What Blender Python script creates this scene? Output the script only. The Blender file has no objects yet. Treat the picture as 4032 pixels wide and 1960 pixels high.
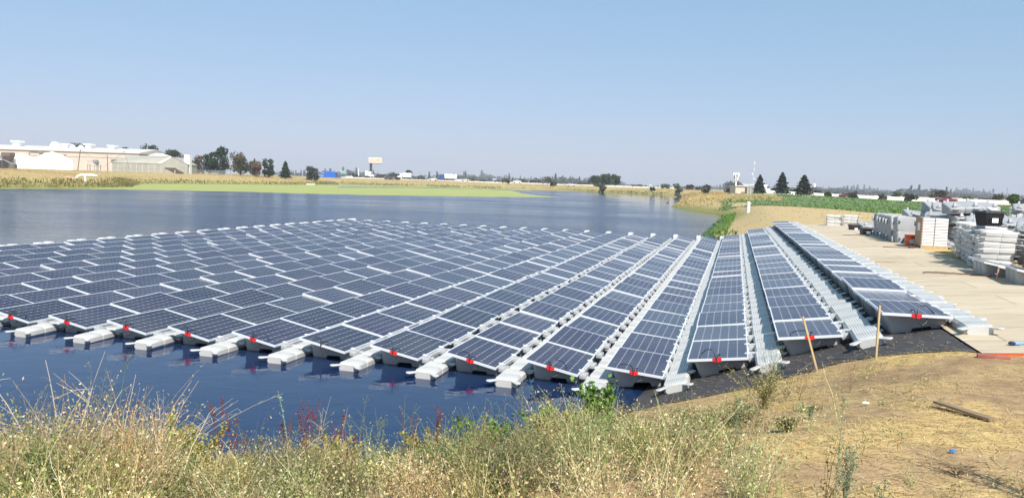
import bpy, bmesh, math, random
import numpy as np
from mathutils import Vector, Matrix, Euler
random.seed(7); np.random.seed(7)
S = bpy.context.scene
C = S.collection
R = math.radians
# ------------------------------------------------------------------ camera
PITCH, ROLL, CAM_Z, FPX = 0.08324, -0.03198, 3.45, 3134.07
cp, sp, cr, sr = math.cos(PITCH), math.sin(PITCH), math.cos(ROLL), math.sin(ROLL)
FWD = Vector((0, cp, -sp)); UP0 = Vector((0, sp, cp)); RT0 = Vector((1, 0, 0))
RIGHT = RT0*cr - UP0*sr; UP = RT0*sr + UP0*cr
cam = bpy.data.cameras.new('camera'); co = bpy.data.objects.new('camera', cam); C.objects.link(co)
co.matrix_world = Matrix(((RIGHT.x, UP.x, -FWD.x, 0), (RIGHT.y, UP.y, -FWD.y, 0), (RIGHT.z, UP.z, -FWD.z, CAM_Z), (0, 0, 0, 1)))
cam.sensor_width = 36; cam.lens = FPX/4032*36; cam.clip_start = 0.05; cam.clip_end = 9000
S.camera = co
# ------------------------------------------------------------------ light
SUN_AZ, SUN_EL = R(160), R(48)          # azimuth clockwise from the view direction (+Y)
w = bpy.data.worlds.new('World'); S.world = w; w.use_nodes = True
nt = w.node_tree; bg = nt.nodes['Background']
sky = nt.nodes.new('ShaderNodeTexSky'); sky.sky_type = 'NISHITA'; sky.sun_disc = False
sky.sun_elevation = SUN_EL; sky.sun_rotation = SUN_AZ
sky.altitude = 0; sky.air_density = 1.15; sky.dust_density = .3; sky.ozone_density = 3.0
sep = nt.nodes.new('ShaderNodeSeparateColor'); comb = nt.nodes.new('ShaderNodeCombineColor'); nt.links.new(sky.outputs[0], sep.inputs[0])
for ch, (pw, mu) in enumerate(((.54, 1.52), (.36, 2.44), (.44, 2.68))):        # hazy summer air: a flatter gradient than the clear-sky model
    p_ = nt.nodes.new('ShaderNodeMath'); p_.operation = 'POWER'; p_.inputs[1].default_value = pw; nt.links.new(sep.outputs[ch], p_.inputs[0])
    q_ = nt.nodes.new('ShaderNodeMath'); q_.operation = 'MULTIPLY'; q_.inputs[1].default_value = mu; nt.links.new(p_.outputs[0], q_.inputs[0]); nt.links.new(q_.outputs[0], comb.inputs[ch])
nt.links.new(comb.outputs[0], bg.inputs[0]); bg.inputs[1].default_value = 0.082
sl = bpy.data.lights.new('sun', 'SUN'); sl.energy = 4.2; sl.angle = R(0.53); sl.color = (1.0, 0.95, 0.87)
so = bpy.data.objects.new('sun', sl); C.objects.link(so)
sdir = Vector((math.sin(SUN_AZ)*math.cos(SUN_EL), math.cos(SUN_AZ)*math.cos(SUN_EL), math.sin(SUN_EL)))
so.rotation_euler = sdir.to_track_quat('Z', 'Y').to_euler(); so.location = (20, -20, 40)
S.view_settings.view_transform = 'Standard'; S.view_settings.look = 'None'
S.view_settings.exposure = 0.7; S.view_settings.gamma = 1
S.cycles.max_bounces = 6; S.cycles.transparent_max_bounces = 8; S.cycles.volume_bounces = 0
# ------------------------------------------------------------------ pixel rays (calibrated camera) -> places
def ray(px, py):
    return (RIGHT*((px-2016)/FPX) - UP*((py-980)/FPX) + FWD)
def on_z(px, py, z=0.0):
    d = ray(px, py); t = (z-CAM_Z)/d.z
    return Vector((d.x*t, d.y*t, z))
def hor(px): return 654 + 0.03199*px
def at_d(px, D):
    d = ray(px, hor(px)); t = D/d.y
    return d.x*t, D
def top_z(px, py, D):
    d = ray(px, py); return CAM_Z + d.z*D/d.y
AZ = 0.271771; UX, UY = math.sin(AZ), math.cos(AZ); VX, VY = UY, -UX
OX, OY = -11.0177, 16.7805
def xy(u, v): return OX+u*UX+v*VX, OY+u*UY+v*VY
def uv(x, y): return (x-OX)*UX+(y-OY)*UY, (x-OX)*VX+(y-OY)*VY
ROWQ, PP, PW, NP, ZH, ZL = 1.46572, 1.70, 0.954, 23, 0.40, 0.208
# ------------------------------------------------------------------ terrain height
def P2(px, py): p = on_z(px, py); return (p.x, p.y)
POND = [P2(-260, 744), P2(0, 741), P2(300, 741), P2(520, 737), P2(541, 727), P2(560, 724.5), P2(700, 724.5), P2(900, 725.5), P2(1100, 728), P2(1240, 728),
        P2(1340, 726), P2(1582, 733), P2(1994, 744.5), P2(2388, 757), P2(2600, 767), P2(2679, 770), P2(2684, 784), P2(2662, 804), P2(2640, 815), P2(2660, 820), P2(2737, 831),
        P2(2835, 842), P2(2862, 850), P2(2854, 869), P2(2835, 892), P2(2803, 927), xy(44, 14.35), xy(40, 14.3), xy(20, 14.05), xy(0, 13.8), xy(-1.2, 13.7),
        xy(-2.9, 12.9), xy(-4.7, 11.5), xy(-5.9, 9), xy(-6.2, 6), xy(-6.6, 0), xy(-8.2, -8), xy(-12, -40), (-130, 40)]
GP = np.array([[-50, -3.0], [-3, -1.0], [0, 0], [.7, .22], [1.66, .55], [3.0, 1.03], [3.45, 1.19], [4.4, 1.42], [6, 1.55], [9, 1.63], [30, 1.66], [9000, 1.66]])
def sstep(a, b, x):
    t = np.clip((x-a)/(b-a), 0., 1.); return t*t*(3-2*t)
def pond_dist(x, y):
    x = np.asarray(x, float); y = np.asarray(y, float)
    d2 = np.full(x.shape, 1e18); inside = np.zeros(x.shape, bool)
    n = len(POND)
    for i in range(n):
        ax, ay = POND[i]; bx, by = POND[(i+1) % n]
        ex, ey = bx-ax, by-ay
        t = np.clip(((x-ax)*ex+(y-ay)*ey)/(ex*ex+ey*ey), 0, 1)
        d2 = np.minimum(d2, (x-ax-t*ex)**2+(y-ay-t*ey)**2)
        c = ((ay > y) != (by > y))
        xi = ax+(y-ay)*ex/(ey if abs(ey) > 1e-9 else 1e-9)
        inside ^= (c & (x < xi))
    d = np.sqrt(d2); return np.where(inside, -d, d)
def wav(x, y):
    return (np.sin(x*1.7+y*.6)*np.sin(y*1.3-x*.4)*.5+np.sin(x*4.1-y*2.2+1)*.25+np.sin(x*.7+y*5.3)*.25)
def fract(x, y):
    """patchiness of straw and bare soil, 0..1"""
    f = 0; a = .5; tot = 0; px_, py_ = np.asarray(x, float), np.asarray(y, float)
    for o_ in range(5):
        f = f+a*wav(px_*.55+o_*3.1, py_*.55-o_*1.7); tot += a; a *= .62; px_, py_ = (px_*.8-py_*.6)*1.9, (px_*.6+py_*.8)*1.9
    return np.clip(f/tot*.9+.5, 0, 1)
def base_h(x, y):
    x = np.asarray(x, float); y = np.asarray(y, float)
    d = pond_dist(x, y)
    z = np.interp(d, GP[:, 0], GP[:, 1])
    z = z + 1.1*sstep(3, 26, d)*sstep(90, 140, y)*(1-sstep(40, 110, x-.12*y+20))
    return z, d
def in_slip(x, y, m=0.0):
    u, v = uv(np.asarray(x, float), np.asarray(y, float))
    f = np.interp(v, [12.5, 13.2, 13.8, 14.25, 14.6, 15.1, 15.6, 16.1, 16.65, 17.1, 17.6, 18.0, 18.4, 18.6], [-2.4, -1.9, -1.35, -1.18, -1.26, -1.31, -1.37, -1.26, -1.09, -1.29, -1.41, -1.6, -1.9, -1.95])
    return (v > 12.6+m) & (v < 21.55-m) & (u > f+m) & (u < 38.5-m)
def T(x, y):
    z, d = base_h(x, y)
    x = np.asarray(x, float); y = np.asarray(y, float)
    r = np.hypot(x, y)
    n = (wav(x*.6, y*.6)*.03+wav(x*2.3+4, y*1.9)*.006)*sstep(.3, 2, d)*(1-sstep(25, 60, r))
    n = n + wav(x*.06, y*.06)*.35*sstep(12, 40, d)*sstep(60, 120, r)*.5
    n = np.where(in_slip(x, y, -.3), 0, n)
    z = z + n
    return np.where(in_slip(x, y, .3), z-.05, z)
def Tf(x, y): return float(T(np.array([x]), np.array([y]))[0])
def floor_h(u, v):
    d = v-13.8-.5*max(0, min(u, 45))/40
    return float(np.interp(d, GP[:, 0], GP[:, 1])) if d > 0 else 0.0
# ------------------------------------------------------------------ materials
def mat(name, col=(.5, .5, .5), rough=.6, metal=0, spec=.5, noise=0, nscale=6, bump=0, bscale=40, emit=None, attr=None, col2=None, stretch=(1, 1, 1), trans=0):
    m = bpy.data.materials.new(name); m.use_nodes = True
    t = m.node_tree; b = t.nodes['Principled BSDF']
    b.inputs['Base Color'].default_value = (*col, 1); b.inputs['Roughness'].default_value = rough
    b.inputs['Metallic'].default_value = metal; b.inputs['Specular IOR Level'].default_value = spec
    src = None
    tc = t.nodes.new('ShaderNodeTexCoord'); mp = t.nodes.new('ShaderNodeMapping'); mp.inputs['Scale'].default_value = stretch
    t.links.new(tc.outputs['Object'], mp.inputs[0])
    if attr:
        a = t.nodes.new('ShaderNodeAttribute'); a.attribute_name = attr; src = a.outputs['Color']
    if noise:
        n = t.nodes.new('ShaderNodeTexNoise'); n.inputs['Scale'].default_value = nscale; n.inputs['Detail'].default_value = 8; n.inputs['Roughness'].default_value = .65
        t.links.new(mp.outputs[0], n.inputs['Vector'])
        rm = t.nodes.new('ShaderNodeMapRange'); rm.inputs[1].default_value = .3; rm.inputs[2].default_value = .7
        t.links.new(n.outputs[0], rm.inputs[0])
        mx = t.nodes.new('ShaderNodeMix'); mx.data_type = 'RGBA'
        c2 = col2 or tuple(c*(1-noise) for c in col)
        if src is None:
            mx.inputs[6].default_value = (*col, 1); mx.inputs[7].default_value = (*c2, 1)
            t.links.new(rm.outputs[0], mx.inputs[0])
        else:
            mx.blend_type = 'MULTIPLY'; mx.inputs[0].default_value = 1
            mr = t.nodes.new('ShaderNodeMapRange'); mr.inputs[3].default_value = 1-noise; mr.inputs[4].default_value = 1+noise*.5
            t.links.new(rm.outputs[0], mr.inputs[0]); t.links.new(src, mx.inputs[6]); t.links.new(mr.outputs[0], mx.inputs[7])
        src = mx.outputs[2]
    if src is not None: t.links.new(src, b.inputs['Base Color'])
    if bump:
        n2 = t.nodes.new('ShaderNodeTexNoise'); n2.inputs['Scale'].default_value = bscale; n2.inputs['Detail'].default_value = 6
        t.links.new(mp.outputs[0], n2.inputs['Vector'])
        bp = t.nodes.new('ShaderNodeBump'); bp.inputs['Strength'].default_value = bump; bp.inputs['Distance'].default_value = .02
        t.links.new(n2.outputs[0], bp.inputs['Height']); t.links.new(bp.outputs[0], b.inputs['Normal'])
    if emit: b.inputs['Emission Color'].default_value = (*emit, 1)
    if trans:
        tr = t.nodes.new('ShaderNodeBsdfTranslucent'); ms = t.nodes.new('ShaderNodeMixShader'); ms.inputs[0].default_value = trans
        if src is not None: t.links.new(src, tr.inputs[0])
        else: tr.inputs[0].default_value = (*col, 1)
        t.links.new(b.outputs[0], ms.inputs[1]); t.links.new(tr.outputs[0], ms.inputs[2])
        t.links.new(ms.outputs[0], t.nodes['Material Output'].inputs[0])
    return m
M = {}
M['hdpe'] = mat('pale_plastic', (.55, .545, .525), .45, noise=.14, nscale=3)
M['hdpe_main'] = mat('grey_plastic', (.42, .43, .44), .5, noise=.12, nscale=3)
M['alu'] = mat('aluminium_frame', (.80, .82, .85), .4, metal=.25)
M['black'] = mat('black_rubber', (.015, .015, .017), .5)
M['red_tape'] = mat('red_tape', (.75, .02, .02), .5)
M['wood'] = mat('raw_wood', (.56, .42, .22), .7, noise=.3, nscale=4, stretch=(6, 6, .6))
M['white'] = mat('white_paint', (.80, .80, .78), .5, noise=.06)
M['cream'] = mat('cream_wall', (.60, .51, .44), .7, noise=.1, nscale=.2)
M['grey'] = mat('grey_metal', (.35, .36, .37), .5, metal=.4, noise=.2)
M['dark'] = mat('dark_metal', (.05, .05, .06), .5, noise=.2)
M['glass_dark'] = mat('dark_window', (.02, .025, .03), .1)
M['leaf'] = mat('foliage', attr='Col', rough=.75, spec=.2, trans=.25)
M['straw'] = mat('dry_stems', attr='Col', rough=.8, spec=.2, trans=.15)
M['bark'] = mat('bark', (.11, .08, .06), .9, noise=.4)
# ------------------------------------------------------------------ mesh helpers
class MB:
    def __init__(s): s.v = []; s.f = []
    def add(s, vs, fs):
        o = len(s.v); s.v += [tuple(p) for p in vs]; s.f += [tuple(i+o for i in q) for q in fs]; return s
    def box(s, x0, x1, y0, y1, z0, z1):
        return s.add([(x0, y0, z0), (x1, y0, z0), (x1, y1, z0), (x0, y1, z0), (x0, y0, z1), (x1, y0, z1), (x1, y1, z1), (x0, y1, z1)],
                     [(0, 3, 2, 1), (4, 5, 6, 7), (0, 1, 5, 4), (1, 2, 6, 5), (2, 3, 7, 6), (3, 0, 4, 7)])
    def cbox(s, c, d): return s.box(c[0]-d[0]/2, c[0]+d[0]/2, c[1]-d[1]/2, c[1]+d[1]/2, c[2]-d[2]/2, c[2]+d[2]/2)
    def rings(s, rs, cap=True):
        n = len(rs[0]); vs = [p for r in rs for p in r]; fs = []
        for i in range(len(rs)-1):
            for j in range(n): fs.append((i*n+j, i*n+(j+1) % n, (i+1)*n+(j+1) % n, (i+1)*n+j))
        if cap: fs.append(tuple(range(n))[::-1]); fs.append(tuple(range((len(rs)-1)*n, len(rs)*n)))
        return s.add(vs, fs)
    def tube(s, pts, rad, n=6):
        rs = []
        pts = [Vector(p) for p in pts]
        for i, p in enumerate(pts):
            d = (pts[min(i+1, len(pts)-1)]-pts[max(i-1, 0)]).normalized()
            a = d.orthogonal().normalized() if abs(d.z) > .95 else d.cross(Vector((0, 0, 1))).normalized()
            b = d.cross(a); r = rad[i] if hasattr(rad, '__len__') else rad
            rs.append([p+(a*math.cos(k*2*math.pi/n)+b*math.sin(k*2*math.pi/n))*r for k in range(n)])
        return s.rings(rs)
    def cyl(s, c, r, z0, z1, n=12, r2=None):
        r2 = r if r2 is None else r2
        return s.rings([[(c[0]+q*math.cos(k*2*math.pi/n), c[1]+q*math.sin(k*2*math.pi/n), z) for k in range(n)] for q, z in ((r, z0), (r2, z1))])
    def wheel(s, c, r, wd, n=14):      # axle along local Y
        return s.rings([[(c[0]+r*math.cos(k*2*math.pi/n), y, c[2]+r*math.sin(k*2*math.pi/n)) for k in range(n)] for y in (c[1]-wd/2, c[1]+wd/2)])
    def prism_y(s, prof, y0, y1):      # profile in XZ extruded along Y
        return s.rings([[(x, y0, z) for x, z in prof], [(x, y1, z) for x, z in prof]])
    def prism_x(s, prof, x0, x1):      # profile in YZ extruded along X
        return s.rings([[(x0, y, z) for y, z in prof], [(x1, y, z) for y, z in prof]])
    def mesh(s, name, m=None, bevel=0, segs=2, smooth=False):
        me = bpy.data.meshes.new(name); me.from_pydata(s.v, [], s.f); me.validate()
        bm = bmesh.new(); bm.from_mesh(me); bmesh.ops.recalc_face_normals(bm, faces=bm.faces)
        if bevel:
            es = [e for e in bm.edges if len(e.link_faces) == 2 and e.calc_face_angle(0) > R(25)]
            bmesh.ops.bevel(bm, geom=es, offset=bevel, segments=segs, affect='EDGES', profile=.5, clamp_overlap=True)
        bm.to_mesh(me); bm.free()
        if smooth or bevel:
            me.polygons.foreach_set('use_smooth', [True]*len(me.polygons))
            me.set_sharp_from_angle(angle=R(40))
        if m: me.materials.append(m)
        return me
    def build(s, name, m, parent=None, **k):
        return link(name, s.mesh(name, m, **k), parent)
def link(name, data, parent=None):
    o = bpy.data.objects.new(name, data); C.objects.link(o)
    if parent is not None: o.parent = parent
    return o
def tag(o, label=None, cat=None, group=None, kind=None):
    if label: o['label'] = label
    if cat: o['category'] = cat
    if group: o['group'] = group
    if kind: o['kind'] = kind
    return o
def thing(name, label, cat, loc=(0, 0, 0), rz=0, group=None):
    o = bpy.data.objects.new(name, None); C.objects.link(o); o.location = loc; o.rotation_euler = (0, 0, rz)
    o.empty_display_size = .2
    return tag(o, label, cat, group)
def copy_tree(o, parent=None):
    c = o.copy(); C.objects.link(c); c.parent = parent
    for ch in list(o.children): copy_tree(ch, c)
    return c
def np_mesh(name, V, F, col=None, m=None, smooth=False):
    """V (n,3), F (k,4) quads or (k,3)"""
    V = np.asarray(V, np.float32); F = np.asarray(F, np.int32); k = F.shape[1]
    me = bpy.data.meshes.new(name); me.vertices.add(len(V)); me.vertices.foreach_set('co', V.ravel())
    me.loops.add(F.size); me.loops.foreach_set('vertex_index', F.ravel())
    me.polygons.add(len(F)); me.polygons.foreach_set('loop_start', np.arange(0, F.size, k, dtype=np.int32))
    me.update(calc_edges=True); me.validate()
    if col is not None:
        a = me.color_attributes.new('Col', 'FLOAT_COLOR', 'POINT')
        a.data.foreach_set('color', np.c_[col, np.ones(len(col))].astype(np.float32).ravel())
    if smooth: me.polygons.foreach_set('use_smooth', np.ones(len(F), bool))
    if m: me.materials.append(m)
    return me
def leaf_cloud(c, size, col, aspect=1.0, flat=0.0, axis=None, bias=1.0):
    """randomly turned leaf quads at centres c (n,3); size (n,), col (n,3)"""
    n = len(c); a = np.random.normal(size=(n, 3)); a[:, 2] *= (1-flat)
    if axis is not None: a = a*.6/bias+axis
    a /= np.linalg.norm(a, axis=1)[:, None]+1e-9
    b = np.random.normal(size=(n, 3)); b -= (b*a).sum(1)[:, None]*a; b /= np.linalg.norm(b, axis=1)[:, None]+1e-9
    s = np.asarray(size)[:, None]
    V = np.stack([c-a*s*.5, c+b*s*.32*aspect, c+a*s*.5, c-b*s*.32*aspect], 1).reshape(-1, 3)
    F = np.arange(4*n).reshape(-1, 4)
    return V, F, np.repeat(col, 4, 0)
def ribbons(P, wd, col):
    """P (n,k,3) polylines -> flat ribbons of width wd tapering to the tip"""
    n, k, _ = P.shape
    d = np.random.normal(size=(n, 3)); d[:, 2] *= .2; d /= np.linalg.norm(d, axis=1)[:, None]
    tw = np.linspace(1, .35, k)[None, :, None]*np.asarray(wd).reshape(-1, 1, 1)*.5
    A = P+d[:, None, :]*tw; B = P-d[:, None, :]*tw
    V = np.stack([A, B], 2).reshape(-1, 3)
    i = np.arange(n)[:, None]*(2*k)+np.arange(k-1)[None, :]*2
    F = np.stack([i, i+1, i+3, i+2], -1).reshape(-1, 4)
    return V, F, np.repeat(col, 2*k, 0)
def merge(parts):
    V = []; F = []; K = []; o = 0
    for v, f, c in parts: V.append(v); F.append(f+o); K.append(c); o += len(v)
    return np.concatenate(V), np.concatenate(F), np.concatenate(K)
def pick(cols, n, jit=.2):
    cols = np.array(cols); c = cols[np.random.randint(len(cols), size=n)]
    return np.clip(c*(1+np.random.uniform(-jit, jit, (n, 1)))*(1+np.random.uniform(-.06, .06, (n, 3))), 0, 1)
def ordn(n):
    w_ = ['', 'first', 'second', 'third', 'fourth', 'fifth', 'sixth', 'seventh', 'eighth', 'ninth', 'tenth', 'eleventh', 'twelfth', 'thirteenth', 'fourteenth',
          'fifteenth', 'sixteenth', 'seventeenth', 'eighteenth', 'nineteenth', 'twentieth']
    if n <= 20: return w_[n]
    return {2: 'twenty', 3: 'thirty', 4: 'forty'}[n//10] + ('-'+w_[n % 10] if n % 10 else '')
# ------------------------------------------------------------------ ground sheet
th = np.concatenate([np.arange(-180, -52, 4), np.arange(-52, 52, .26), np.arange(52, 180, 4)])*math.pi/180
rr = np.concatenate([np.linspace(.4, 3, 14), np.linspace(3.1, 16, 150), np.geomspace(16.15, 60, 75), np.geomspace(61.5, 700, 110), np.geomspace(720, 3100, 18)])
TH, RR = np.meshgrid(th, rr, indexing='ij')
gx, gy = np.sin(TH)*RR, np.cos(TH)*RR
gz = T(gx.ravel(), gy.ravel())
dist = pond_dist(gx.ravel(), gy.ravel())
nt_, nr_ = TH.shape
V = np.c_[gx.ravel(), gy.ravel(), gz]
i0 = np.arange(nt_)[:, None]; j0 = np.arange(nr_-1)[None, :]
i1 = (i0+1) % nt_
F = np.stack([i0*nr_+j0, i1*nr_+j0, i1*nr_+j0+1, i0*nr_+j0+1], -1).reshape(-1, 4)[:, ::-1]
gu, gv = uv(V[:, 0], V[:, 1])
def mixc(a, b, t): return a*(1-t[:, None])+np.array(b)*t[:, None]
k = np.tile(np.array([.42, .29, .155]), (len(V), 1))                       # bare tan earth with chaff
rad = np.hypot(V[:, 0], V[:, 1])
wn = wav(V[:, 0]*.5, V[:, 1]*.5)*.5+.5
fr = fract(V[:, 0], V[:, 1])
k = mixc(k, (.60, .43, .19), sstep(.45, .70, fr)*(rad < 40))
k = mixc(k, (.31, .205, .115), sstep(.42, .25, fr)*.8*(rad < 40))
k = mixc(k, (.50, .38, .20), sstep(34, 42, rad)*(V[:, 0] > 3))              # straw-covered bank on the right
k = mixc(k, (.46, .35, .16), sstep(80, 110, rad)*(V[:, 0]-.2*V[:, 1] < 0))    # dry grass on the far bank
k = mixc(k, (.38, .32, .15), sstep(300, 500, rad)*.6)
k = mixc(k, (.16, .19, .05), (1-sstep(.5, 3.5, dist))*sstep(70, 100, rad)*.8)   # damp green fringe
k = mixc(k, (.16, .13, .09), (1-sstep(-.1, .3, dist))*(rad < 60))                           # wet mud
g_me = np_mesh('ground', V, F, k, mat('ground_earth', attr='Col', rough=.95, spec=.1, noise=.35, nscale=7, bump=.7, bscale=45), smooth=True)
tag(link('ground', g_me), 'bare tan earth with straw, dry grass banks round the pond', None, kind='structure')
# ------------------------------------------------------------------ water
def water_mat():
    m = bpy.data.materials.new('pond_water'); m.use_nodes = True; t = m.node_tree; b = t.nodes['Principled BSDF']
    b.inputs['Base Color'].default_value = (.008, .024, .072, 1); b.inputs['Roughness'].default_value = .03; b.inputs['IOR'].default_value = 1.33
    g = t.nodes.new('ShaderNodeNewGeometry')
    def noise(sc, st, det=4):
        mp = t.nodes.new('ShaderNodeMapping'); mp.inputs['Scale'].default_value = st; mp.inputs['Rotation'].default_value = (0, 0, .25)
        t.links.new(g.outputs['Position'], mp.inputs[0])
        n = t.nodes.new('ShaderNodeTexNoise'); n.inputs['Scale'].default_value = sc; n.inputs['Detail'].default_value = det
        t.links.new(mp.outputs[0], n.inputs['Vector']); return n.outputs[0]
    def math_(op, a, b_):
        n = t.nodes.new('ShaderNodeMath'); n.operation = op
        for i, q in enumerate((a, b_)):
            if hasattr(q, 'links'): t.links.new(q, n.inputs[i])
            else: n.inputs[i].default_value = q
        return n.outputs[0]
    h = math_('ADD', noise(1.1, (1, 1.6, 1), 5), math_('MULTIPLY', noise(6, (1, 1.5, 1), 3), .25))
    # wind patches: ripples grow in open water, calm in the lee of the floats and banks
    sx = t.nodes.new('ShaderNodeSeparateXYZ'); t.links.new(g.outputs['Position'], sx.inputs[0])
    far = t.nodes.new('ShaderNodeMapRange'); far.interpolation_type = 'SMOOTHSTEP'
    far.inputs[1].default_value = 16; far.inputs[2].default_value = 62
    t.links.new(sx.outputs[1], far.inputs[0])
    xr = t.nodes.new('ShaderNodeMapRange'); xr.interpolation_type = 'SMOOTHSTEP'; xr.inputs[1].default_value = 24; xr.inputs[2].default_value = 6
    xx = math_('ADD', sx.outputs[0], math_('MULTIPLY', sx.outputs[1], -.05)); t.links.new(xx, xr.inputs[0])
    pr = t.nodes.new('ShaderNodeMapRange'); pr.inputs[1].default_value = .35; pr.inputs[2].default_value = .6; pr.inputs[3].default_value = .35
    t.links.new(noise(.03, (1, 1.6, 1), 4), pr.inputs[0])
    s = math_('MULTIPLY', math_('MULTIPLY', far.outputs[0], xr.outputs[0]), pr.outputs[0])
    s = math_('ADD', math_('MULTIPLY', s, .75), .03)
    bp = t.nodes.new('ShaderNodeBump'); bp.inputs['Distance'].default_value = .35
    rg_ = t.nodes.new('ShaderNodeMapRange'); rg_.inputs[1].default_value = .03; rg_.inputs[2].default_value = 1; rg_.inputs[3].default_value = .03; rg_.inputs[4].default_value = .2; t.links.new(s, rg_.inputs[0]); t.links.new(rg_.outputs[0], b.inputs['Roughness'])
    t.links.new(s, bp.inputs['Strength']); t.links.new(h, bp.inputs['Height']); t.links.new(bp.outputs[0], b.inputs['Normal'])
    return m
wm = MB().add([(-420, -12, 0), (160, -12, 0), (160, 520, 0), (-420, 520, 0)], [(0, 1, 2, 3)]).build('water', water_mat())
tag(wm, 'rippled blue pond water', None, kind='structure')
# duckweed: a sheet 4 mm above the water, cut in strips so that its edges wander
def weed_strip(cols):
    V_ = []; F_ = []
    for i, (px, y0, y1) in enumerate(cols):
        for q in range(5):
            p = on_z(px, y0+(y1-y0)*q/4, .004); V_.append((p.x, p.y, .004))
        if i:
            for q in range(4): a = (i-1)*5+q; F_.append((a, a+5, a+6, a+1))
    return V_, F_
def interp_cols(lo, hi, x0, x1, n, jl=.5):
    xs = np.linspace(x0, x1, n); l = np.interp(xs, *zip(*lo)); h_ = np.interp(xs, *zip(*hi))
    l = l+np.random.normal(size=n)*jl*.5+np.sin(xs*.05)*jl*.5; h_ = h_+np.random.normal(size=n)*.15
    return [(x, max(a, b_+.05), b_) for x, a, b_ in zip(xs, l, h_)]
dw = MB()
lo = [(-200, 745), (0, 743.4), (300, 743.2), (530, 747), (994, 756), (1248, 764), (1574, 770), (1994, 775.5), (2120, 776.5), (2190, 776)]
hi = [(-200, 743), (0, 740.5), (500, 736.5), (545, 724), (900, 724.5), (1240, 727), (1330, 728.5)]
dw.add(*weed_strip(interp_cols(lo, hi, -200, 1330, 190)))
hi2 = [(1330, 739), (1450, 739.5), (1600, 739.5), (1700, 741), (1900, 745), (2010, 750), (2060, 762), (2120, 770), (2190, 775.5)]
dw.add(*weed_strip(interp_cols(lo, hi2, 1330, 2190, 120)))
lo3 = [(1330.4, 735), (1500, 735.5), (1700, 738), (1994, 746.5), (2090, 751)]; hi3 = [(1330, 727), (1582, 732.5), (1994, 744), (2090, 748)]
dw.add(*weed_strip(interp_cols(lo3, hi3, 1330.4, 2090, 90, .2)))
tag(dw.build('duckweed', mat('duckweed', (.36, .37, .12), .8, spec=.2, noise=.25, nscale=.15, col2=(.29, .33, .11), stretch=(1, .4, 1))),
    'yellow-green duckweed film spread over the far water', 'duckweed', kind='stuff')
# ------------------------------------------------------------------ pond liner and deck
def patch(name, us, vs_fn, dz, m, thick=0):
    pass
def sheet(name, u0, u1, v0, v1, du, dv, dz, m, front=None, wob=0):
    us = np.arange(u0, u1+du/2, du); vs = np.arange(v0, v1+dv/2, dv)
    V_ = []; F_ = []
    for i, u in enumerate(us):
        for j, v in enumerate(vs):
            f = float(np.interp(v, *front)) if front else u0
            uu = max(u, f); x, y = xy(uu, v)
            z = float(base_h(np.array([x]), np.array([y]))[0][0])+dz+(wob*float(wav(np.array([x*2.]), np.array([y*2.]))[0]))
            V_.append((x, y, z))
    n = len(vs)
    for i in range(len(us)-1):
        for j in range(n-1):
            q = (i*n+j, (i+1)*n+j, (i+1)*n+j+1, i*n+j+1)
            if (Vector(V_[q[0]])-Vector(V_[q[1]])).length < 1e-4 and (Vector(V_[q[3]])-Vector(V_[q[2]])).length < 1e-4: continue
            F_.append(q[::-1])
    me = bpy.data.meshes.new(name); me.from_pydata(V_, [], F_); me.validate()
    me.polygons.foreach_set('use_smooth', [True]*len(me.polygons)); me.materials.append(m)
    return link(name, me)
lin = sheet('pond_liner', -2.6, 42, 12.7, 18.42, .4, .143, .012, mat('black_liner', (.075, .072, .075), .9, spec=.15, noise=.3, nscale=2, bump=.5, bscale=5),
            front=([12.5, 13.2, 13.8, 14.25, 14.6, 15.1, 15.6, 16.1, 16.65, 17.1, 17.6, 18.0, 18.4, 18.6], [-2.3, -1.8, -1.25, -1.1, -1.22, -1.27, -1.33, -1.22, -1.06, -1.25, -1.37, -1.56, -1.85, -1.9]), wob=.012)
tag(lin, 'black liner sheet on the bank under the right-hand panel rows', 'pond liner', kind='structure')
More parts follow.
